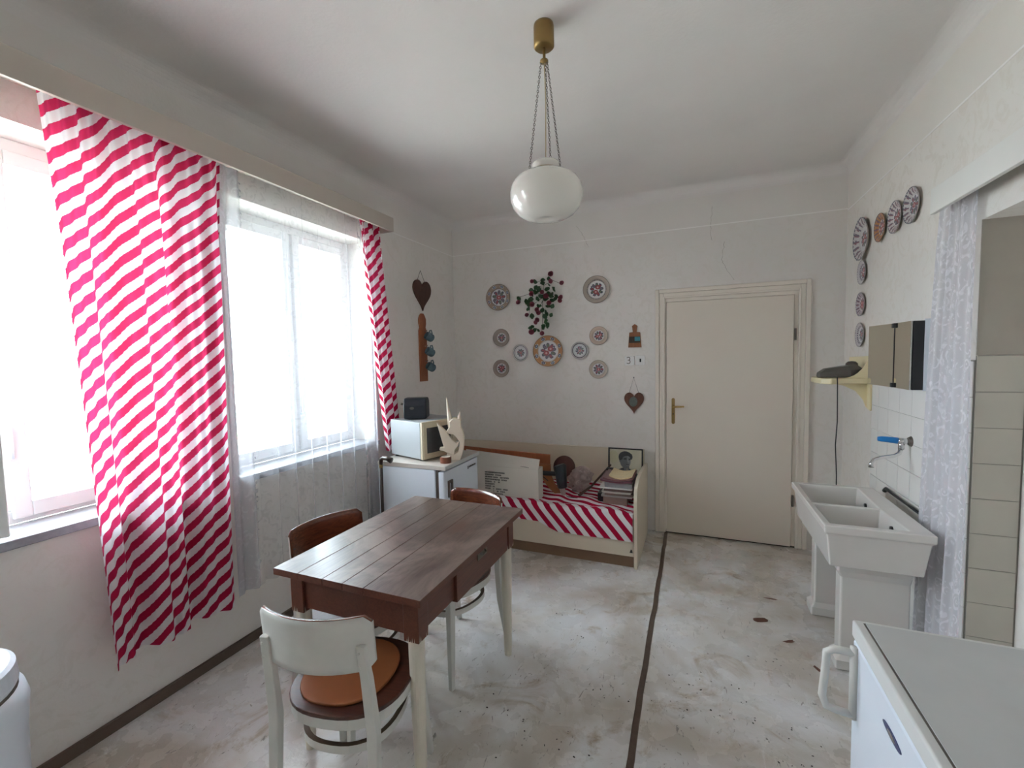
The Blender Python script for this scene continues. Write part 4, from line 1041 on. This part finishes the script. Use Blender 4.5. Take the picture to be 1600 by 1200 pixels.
# ------------------------------------------------------------------ small things on the back wall
def heart_pts(w_, h_, n=40):
    o = []
    for k in range(n):
        a = 2 * pi * k / n; x = 16 * sin(a) ** 3; y = 13 * cos(a) - 5 * cos(2 * a) - 2 * cos(3 * a) - cos(4 * a)
        o.append((-x / 16 * w_ / 2, (y + 17) / 29 * h_ - h_))
    return o
TB = lambda x, y, z: Matrix(((1, 0, 0, x), (0, 0, -1, y), (0, 1, 0, z), (0, 0, 0, 1)))
TLw = lambda x, y, z: Matrix(((0, 0, 1, x), (1, 0, 0, y), (0, 1, 0, z), (0, 0, 0, 1)))
t = thing('heart_plaque', 'small brown heart plaque with a tiny picture hanging beside the door', 'plaque', (-.491, YB, 1.2))
hpts = [(x, y) for x, y in heart_pts(.168, .19)]
bm = BM(); prism(bm, hpts, .004, .018, TB(-.491, YB - .001, 1.218)); W('board', bm, wood('heart_brown', (.10, .035, .02), (.15, .055, .03), .4, 'z'), t, bev=.003)
bm = BM(); prism(bm, [(.036 * cos(a), .044 * sin(a)) for a in (2 * pi * k / 20 for k in range(20))], .018, .0188, TB(-.497, YB - .001, 1.137)); W('picture', bm, mat('greenish_picture', (.12, .14, .12), .4, var=.6, vs=50), t)
bm = BM(); tube(bm, [(-.535, YB - .012, 1.208), (-.493, YB - .008, 1.345), (-.449, YB - .012, 1.208)], .0016, 6); W('string', bm, M_GREYM, t)
bm = BM(); tube(bm, [(-.493, YB, 1.348), (-.493, YB - .016, 1.352)], .0045); W('nail', bm, M_BLACK, t)
t = thing('cutting_board_plaque', 'small brown cutting board with a blue landscape picture on the wall', 'plaque', (-.483, YB, 1.62))
bp = [(-.056, 0), (.056, 0), (.046, .130), (.016, .133), (.020, .170), (.024, .185), (0, .203), (-.024, .185), (-.020, .170), (-.016, .133), (-.046, .130)]
bm = BM(); prism(bm, bp, .002, .014, TB(-.483, YB, 1.612)); W('board', bm, wood('plaque_wood', (.24, .085, .035), (.30, .12, .05), .45, 'z'), t, bev=.002)
W('landscape_picture', bx(-.483 - .048, YB - .0146, 1.652, -.483 + .047, YB - .014, 1.706), mat('landscape_dark', (.05, .035, .025), .4, var=.5, vs=60), t)
W('sky_patch', bx(-.483 + .0, YB - .0152, 1.668, -.483 + .046, YB - .0146, 1.703), mat('landscape_blue', (.05, .26, .32), .4, var=.4, vs=60), t)
t = thing('wall_socket', 'white square wall socket with a dark curled plug fitting', 'socket', (-.528, YB, 1.46))
bm = BM(); prism(bm, rrect(-.041, -.041, .041, .041, .008), 0, .012, TB(-.528, YB, 1.497)); W('plate', bm, M_WIN, t, bev=.002)
bm = BM(); cu = []
for k in range(9): a = radians(150 - 30 * k); cu.append((-.538 + .014 * cos(a), YB - .014, 1.515 + .013 * sin(a)))
for k in range(10): a = radians(110 - 28 * k); cu.append((-.538 + .016 * cos(a), YB - .014, 1.487 + .015 * sin(a)))
tube(bm, cu, .0028, 6); W('curled_hook', bm, M_GREYM, t)
t = thing('light_switch', 'white square light switch with a black slot beside the socket', 'switch', (-.435, YB, 1.46))
bm = BM(); prism(bm, rrect(-.041, -.041, .041, .041, .008), 0, .010, TB(-.438, YB, 1.499)); W('plate', bm, M_WIN, t, bev=.002)
W('rocker', bx(-.443, YB - .013, 1.484, -.430, YB - .010, 1.513), M_BLACK, t)

# left wall: heart, mug board, mugs
t = thing('heart_plaque', 'large dark brown heart plaque hanging on the window wall corner', 'plaque', (XL, 3.41, 2.2))
bm = BM(); prism(bm, [(x, y) for x, y in heart_pts(.275, .27)], .002, .018, TLw(XL, 3.415, 2.252)); W('board', bm, M_HEART, t, bev=.004)
bm = BM(); tube(bm, [(XL + .012, 3.335, 2.235), (XL + .008, 3.40, 2.338), (XL + .012, 3.46, 2.235)], .0022, 6); W('string', bm, M_GREYM, t)
bm = BM(); prism(bm, [(-.055, 0), (.060, 0), (.060, .455), (.045, .485), (.055, .52), (.055, .56), (.038, .59), (.02, .61), (-.015, .61), (-.038, .59), (-.052, .56), (-.052, .52), (-.040, .485), (-.055, .455)], .001, .016, TLw(XL, 3.40, 1.348))
t = thing('mug_rack', 'long reddish wooden board carrying three mugs on hooks', 'rack', (XL, 3.40, 1.35)); W('board', bm, M_BOARD, t, bev=.003)
mugz = (1.765, 1.630, 1.495)
for z in mugz: bm = BM(); tube(bm, [(XL + .014, 3.425, z + .035), (XL + .035, 3.425, z + .032), (XL + .042, 3.425, z + .044)], .0035); W('peg', bm, M_GREYM, t)
def mug(loc, label, parent=None):
    t = thing('small_mug', label, 'mug', loc, 0, 'mugs on the rack')
    bm = BM(); lathe(bm, [(0, -.035), (.028, -.035), (.036, -.025), (.038, .01), (.034, .038), (.031, .038), (.034, .01), (.032, -.024), (0, -.028)], 22)
    bmesh.ops.rotate(bm, verts=bm.verts, matrix=Euler((radians(62), 0, radians(-28))).to_matrix()); obj('cup', bm, M_BLUEM, t, smooth=True)
    bm = BM(); tube(bm, [(.0, .0, .032), (.0, .006, .058), (.0, .03, .062), (.0, .045, .035), (.0, .036, .012)], .0055, 8); obj('handle', bm, M_BLUEM, t, smooth=True)
    return t
m0 = mug((XL + .075, 3.412, mugz[0] - .02), 'grey-blue mug hanging on the top hook of the rack')
dup(m0, (XL + .075, 3.417, mugz[1] - .02), 0, 'grey-blue mug hanging on the middle hook of the rack')
dup(m0, (XL + .075, 3.422, mugz[2] - .02), 0, 'grey-blue mug hanging on the bottom hook of the rack')

# ------------------------------------------------------------------ sink
t = thing('double_sink', 'white ceramic double basin sink on two pedestals by the right wall', 'sink', (.78, 2.75, 0))
sx0, sx1, sy0, sy1, sz = .553, .958, 2.375, 3.125, .752
xs = [sx0, sx0 + .034, sx1 - .085, sx1]; ys = [sy0, sy0 + .04, (sy0 + sy1) / 2 - .012, (sy0 + sy1) / 2 + .012, sy1 - .04, sy1]
bm = BM(); V = [[bm.verts.new((x, y, sz - (.012 if (j in (2, 3) and i in (1, 2)) else 0))) for x in xs for i in (xs.index(x),)] for j, y in enumerate(ys)]
for j in range(5):
    for i in range(3):
        if i == 1 and j in (1, 3):
            c = [V[j][1], V[j][2], V[j + 1][2], V[j + 1][1]]; cx = sum(v.co.x for v in c) / 4; cy = sum(v.co.y for v in c) / 4
            b = [bm.verts.new((cx + (v.co.x - cx) * .90, cy + (v.co.y - cy) * .88, .565)) for v in c]
            for k in range(4): bm.faces.new((c[k], c[(k + 1) % 4], b[(k + 1) % 4], b[k]))
            bm.faces.new(b)
        else: bm.faces.new((V[j][i], V[j][i + 1], V[j + 1][i + 1], V[j + 1][i]))
per = [V[0][0], V[0][1], V[0][2], V[0][3]] + [V[j][3] for j in range(1, 6)] + [V[5][2], V[5][1], V[5][0]] + [V[j][0] for j in range(4, 0, -1)]
cx, cy = (sx0 + sx1) / 2, (sy0 + sy1) / 2
def ringo(z, inset):
    return [bm.verts.new((cx + (v.co.x - cx) * (1 - 2 * inset / (sx1 - sx0)), cy + (v.co.y - cy) * (1 - 2 * inset / (sy1 - sy0)), z)) for v in per]
rs = [per, ringo(sz - .036, 0), ringo(sz - .042, .012), ringo(sz - .20, .03), ]
for a, b in zip(rs, rs[1:]):
    for k in range(len(per)): bm.faces.new((a[k], b[k], b[(k + 1) % len(per)], a[(k + 1) % len(per)]))
bm.faces.new(rs[-1])
W('basin', bm, M_SINK, t, bev=.013, seg=4)
for y in ((ys[1] + ys[2]) / 2, (ys[3] + ys[4]) / 2):
    bm = BM(); tube(bm, [(xs[2] - .012, y, .70), (xs[2] - .004, y, .70)], .012, 14); W('overflow', bm, M_BLACK, t)
    bm = BM(); lathe(bm, [(0, 0), (.022, 0), (.024, .003), (.016, .003), (.012, .001)], 18, ((xs[1] + xs[2]) / 2, y, .566)); W('drain', bm, M_CHROME, t)
for y0 in (2.515, 3.0):
    bm = BM(); prf = [(0, .045, .60, 0), (1, 0, 0, 0)]
    lv = [(.0, .0, .018), (.05, .0, .018), (.075, .0, .0), (.46, .0, 0), (.495, .0, .018), (.552, .0, .018)]
    rings = []
    for z, _, e in lv: rings.append([bm.verts.new(p) for p in ((.655 - e, y0 - e, z), (.925 + e * 0, y0 - e, z), (.925, y0 + .085 + e, z), (.655 - e, y0 + .085 + e, z))])
    for a, b in zip(rings, rings[1:]):
        for k in range(4): bm.faces.new((a[k], a[(k + 1) % 4], b[(k + 1) % 4], b[k]))
    bm.faces.new(rings[0][::-1]); bm.faces.new(rings[-1])
    W('pedestal', bm, M_SINK, t, bev=.010, seg=3)
# rubber hose lying on the gap
bm = BM(); tube(bm, [(1.004, 3.10, .745), (1.004, 3.08, .762), (1.004, 3.0, .758), (1.004, 2.8, .758), (1.004, 2.66, .757)], [.012, .010, .007, .007, .007], 8)
tag(obj('rubber_hose', bm, M_BLACK, smooth=True), 'thin black hose lying between the sink and the tiled wall', 'hose')

# faucet
t = thing('wall_faucet', 'chrome wall faucet with a blue lever above the sink', 'faucet', (XR, 2.84, 1.07))
xw = XR - .0075
bm = BM(); lathe(bm, [(0, .012), (.02, .012), (.027, .0), (0, 0)], 20); bmesh.ops.rotate(bm, verts=bm.verts, matrix=Matrix.Rotation(radians(-90), 3, 'Y')); bmesh.ops.translate(bm, verts=bm.verts, vec=(xw, 2.84, 1.078)); W('flange', bm, M_GREYM, t)
bm = BM(); tube(bm, [(xw, 2.84, 1.078), (.965, 2.84, 1.078)], [.014, .017], 14); tube(bm, [(.983, 2.84, 1.078), (.983, 2.84, 1.035)], .013, 12); W('valve_body', bm, M_CHROME, t, smooth=True)
bm = BM(); tube(bm, [(.967, 2.84, 1.079), (.955, 2.84, 1.081), (.90, 2.84, 1.085), (.885, 2.84, 1.085)], [.017, .016, .014, .011], 12); W('lever', bm, M_BLUE, t, smooth=True, label='blue plastic lever')
bm = BM(); tube(bm, [(.983, 2.84, 1.04), (.975, 2.835, 1.015), (.95, 2.825, 1.002), (.89, 2.80, .995), (.855, 2.785, .985), (.842, 2.78, .965), (.842, 2.78, .945)], [.010, .010, .009, .009, .009, .009, .012], 12); W('spout', bm, M_CHROME, t, smooth=True)

# mirror cabinet
t = thing('mirror_cabinet', 'small mirrored wall cabinet with black side above the sink', 'cabinet', (.99, 2.9, 1.36))
CX = .948; cy0, cy1, cz0, cz1 = 2.675, 3.13, 1.353, 1.682
W('carcass', bx(CX + .012, cy0 + .006, cz0, XR - .008, cy1 - .006, cz1), M_WHITE, t)
W('side_panel', bx(CX + .010, cy0, cz0, XR - .03, cy0 + .006, cz1), M_BLACK, t, label='black side panel')
W('back_edge', bx(XR - .03, cy0 - .004, cz0 - .004, XR - .008, cy0 + .006, cz1 + .008), M_WHITE, t)
ym = 2.86
W('mirror_door', bx(CX, cy0, cz0, CX + .006, ym - .003, cz1), M_MIRROR, t)
o = obj('mirror_door', bx(0, 0, 0, .006, cy1 - ym - .003, cz1 - cz0), M_MIRROR, t); o.location = Vector((CX, ym + .003, cz0)) - Vector(t.location); o.rotation_euler = (0, 0, radians(6))
for z in (cz0 + .012, cz1 - .012): 
    W('hinge_knob', bx(CX - .010, ym - .012, z - .012, CX + .004, ym + .012, z + .012), M_BLACK, t, bev=.003)
W('door_seam', bx(CX - .002, ym - .003, cz0, CX + .006, ym + .003, cz1), M_BLACK, t)

# plastic shelf with appliance
t = thing('wall_shelf', 'cream moulded plastic shelf on the right wall below the plates', 'shelf', (.95, 3.55, 1.3))
bm = BM(); prism(bm, [(3.415, 1.165), (3.46, 1.172), (3.80, 1.36), (3.84, 1.42), (3.84, 1.50), (3.42, 1.512)], 0, .012, Matrix(((0, 0, -1, XR), (1, 0, 0, 0), (0, 1, 0, 0), (0, 0, 0, 1)))); W('wall_plate', bm, M_CREAMPL, t, bev=.004)
bm = BM(); prism(bm, [(.74, 3.50), (.755, 3.40), (.80, 3.355), (1.02, 3.42), (1.02, 3.83), (.80, 3.70), (.745, 3.62)], 1.335, 1.372); W('tray', bm, M_CREAMPL, t, bev=.008, seg=3)
# curved web between tray and plate
bm = BM(); pts = []
for k in range(9): a = radians(90 * k / 8); pts.append((1.018 - .13 * (1 - sin(a)), 1.372 + .14 * (1 - cos(a))))
web = [(1.018, 1.372)] + [(.86 + .158 * k / 8, 1.372 + .135 * (k / 8) ** 3) for k in range(9)] 
prism(bm, web, 0, .012, Matrix(((1, 0, 0, 0), (0, 0, 1, 3.425), (0, 1, 0, 0), (0, 0, 0, 1)))); W('side_web', bm, M_CREAMPL, t)
bm = BM(); web = [(1.018, 1.336), (.84, 1.336), (.90, 1.318), (.96, 1.285), (1.0, 1.23), (1.018, 1.18)]
prism(bm, web, 0, .014, Matrix(((1, 0, 0, 0), (0, 0, 1, 3.47), (0, 1, 0, 0), (0, 0, 0, 1)))); W('lower_bracket', bm, M_CREAMPL, t)
t = thing('corded_appliance', 'flat dark grey corded appliance lying on the cream wall shelf', 'appliance', (.88, 3.5, 1.372))
bm = BM(); P = [(-.13, .0), (-.12, -.05), (.04, -.075), (.11, -.06), (.12, 0), (.11, .06), (.04, .075), (-.12, .05)]
def ringz(z, s): return [bm.verts.new((.885 + x * s, 3.52 + y * s, z + (.0 if z < 1.38 else (.028 * (x + .13) / .25)))) for x, y in P]
rg = [ringz(1.3725, .95), ringz(1.379, 1.0), ringz(1.402, .98), ringz(1.430, .70)]
for a, b in zip(rg, rg[1:]):
    for k in range(8): bm.faces.new((a[k], a[(k + 1) % 8], b[(k + 1) % 8], b[k]))
bm.faces.new(rg[0][::-1]); bm.faces.new(rg[-1]); W('housing', bm, mat('appliance_dark_grey', (.10, .09, .075), .4), t, bev=.004)
bm = BM(); lathe(bm, [(.0, .026), (.02, .024), (.032, .012), (.035, -.01)], 18, (.945, 3.51, 1.452)); W('dome', bm, M_GREYM, t, smooth=True)
bm = BM(); tube(bm, [(.845, 3.44, 1.385), (.832, 3.36, 1.378), (.83, 3.345, 1.35), (.835, 3.35, 1.1), (.828, 3.35, .95), (.84, 3.36, .75), (.84, 3.36, .3), (.9, 3.37, .01)], .0032, 6); W('cord', bm, M_BLACK, t, smooth=True)

# ------------------------------------------------------------------ right front appliance (small fridge)
t = thing('white_refrigerator', 'white under-counter refrigerator with grey top at the right foreground', 'refrigerator', (.68, 1.1, 0))
kx0, kx1, ky0, ky1, kz = .384, .97, .78, 1.372, .85
W('cabinet', bx(kx0 + .05, ky0, .03, kx1, ky1, .80), M_WHITE, t, bev=.008)
rd = W('door', bx(kx0 + .003, ky0, .05, kx0 + .046, ky1, .798), M_WHITE, t, bev=.010, seg=4)
W('top_frame', bx(kx0, ky0, .802, kx1, ky1, .846), M_WORKFR, t, bev=.006, seg=3)
bm = BM(); box(bm, kx0 + .020, ky0 + .02, .8462, kx1 - .02, ky1 - .016, .8476); W('top_seam', bm, M_GREYM, t)
W('worktop_inlay', bx(kx0 + .024, ky0 + .024, .8464, kx1 - .024, ky1 - .020, .8496), M_WORKTOP, t)
bm = BM(); hpth = [(kx0 + .010, ky1 - .035, .775), (kx0 - .045, ky1 - .035, .775), (kx0 - .062, ky1 - .035, .765), (kx0 - .064, ky1 - .035, .72), (kx0 - .070, ky1 - .035, .645), (kx0 - .060, ky1 - .035, .617), (kx0 - .040, ky1 - .035, .612), (kx0 + .010, ky1 - .035, .607)]
tube(bm, hpth, .0095, 12); tube(bm, [(kx0 - .002, ky1 - .035, .79), (kx0 - .002, ky1 - .035, .60)], .010, 10); W('handle', bm, M_PAINTW, rd, smooth=True)
bm = BM(); n = 24; E0 = [(.046 * cos(2 * pi * k / n), .0085 * sin(2 * pi * k / n)) for k in range(n)]; prism(bm, E0, 0, .002, Matrix(((0, 0, -1, kx0 + .003), (1, 0, 0, 1.115), (0, 1, 0, .738), (0, 0, 0, 1))))
bd = W('badge', bm, mat('badge_navy', (.03, .04, .12), .3), rd)
bm = BM(); prism(bm, [(x * .45, y * .6) for x, y in E0], 0, .0028, Matrix(((0, 0, -1, kx0 + .003), (1, 0, 0, 1.115), (0, 1, 0, .738), (0, 0, 0, 1)))); W('badge_centre', bm, M_CHROME, bd)
for x in (kx0 + .09, kx1 - .06):
    for y in (ky0 + .05, ky1 - .05): bm = BM(); tube(bm, [(x, y, 0), (x, y, .035)], .02, 12); W('foot', bm, M_BLACK, t)

# ------------------------------------------------------------------ round white drum at the left
t = thing('spin_dryer', 'round white enamel drum with a lid below the near window', 'spin dryer', (-1.80, .385, 0))
bm = BM(); lathe(bm, [(0, 0), (.17, 0), (.185, .02), (.19, .20), (.20, .56), (.207, .64), (.200, .672), (.188, .68)], 56, (-1.80, .385, 0)); W('drum', bm, M_WHITE, t, smooth=True)
bm = BM(); lathe(bm, [(.188, .680), (.186, .688), (.0, .688)], 48, (-1.80, .385, 0)); W('seal', bm, M_GREYM, t)
bm = BM(); lathe(bm, [(.0, .689), (.186, .689), (.190, .70), (.186, .745), (.176, .752), (.165, .748), (.0, .748)], 56, (-1.80, .385, 0)); W('lid', bm, M_WHITE, t, smooth=False)
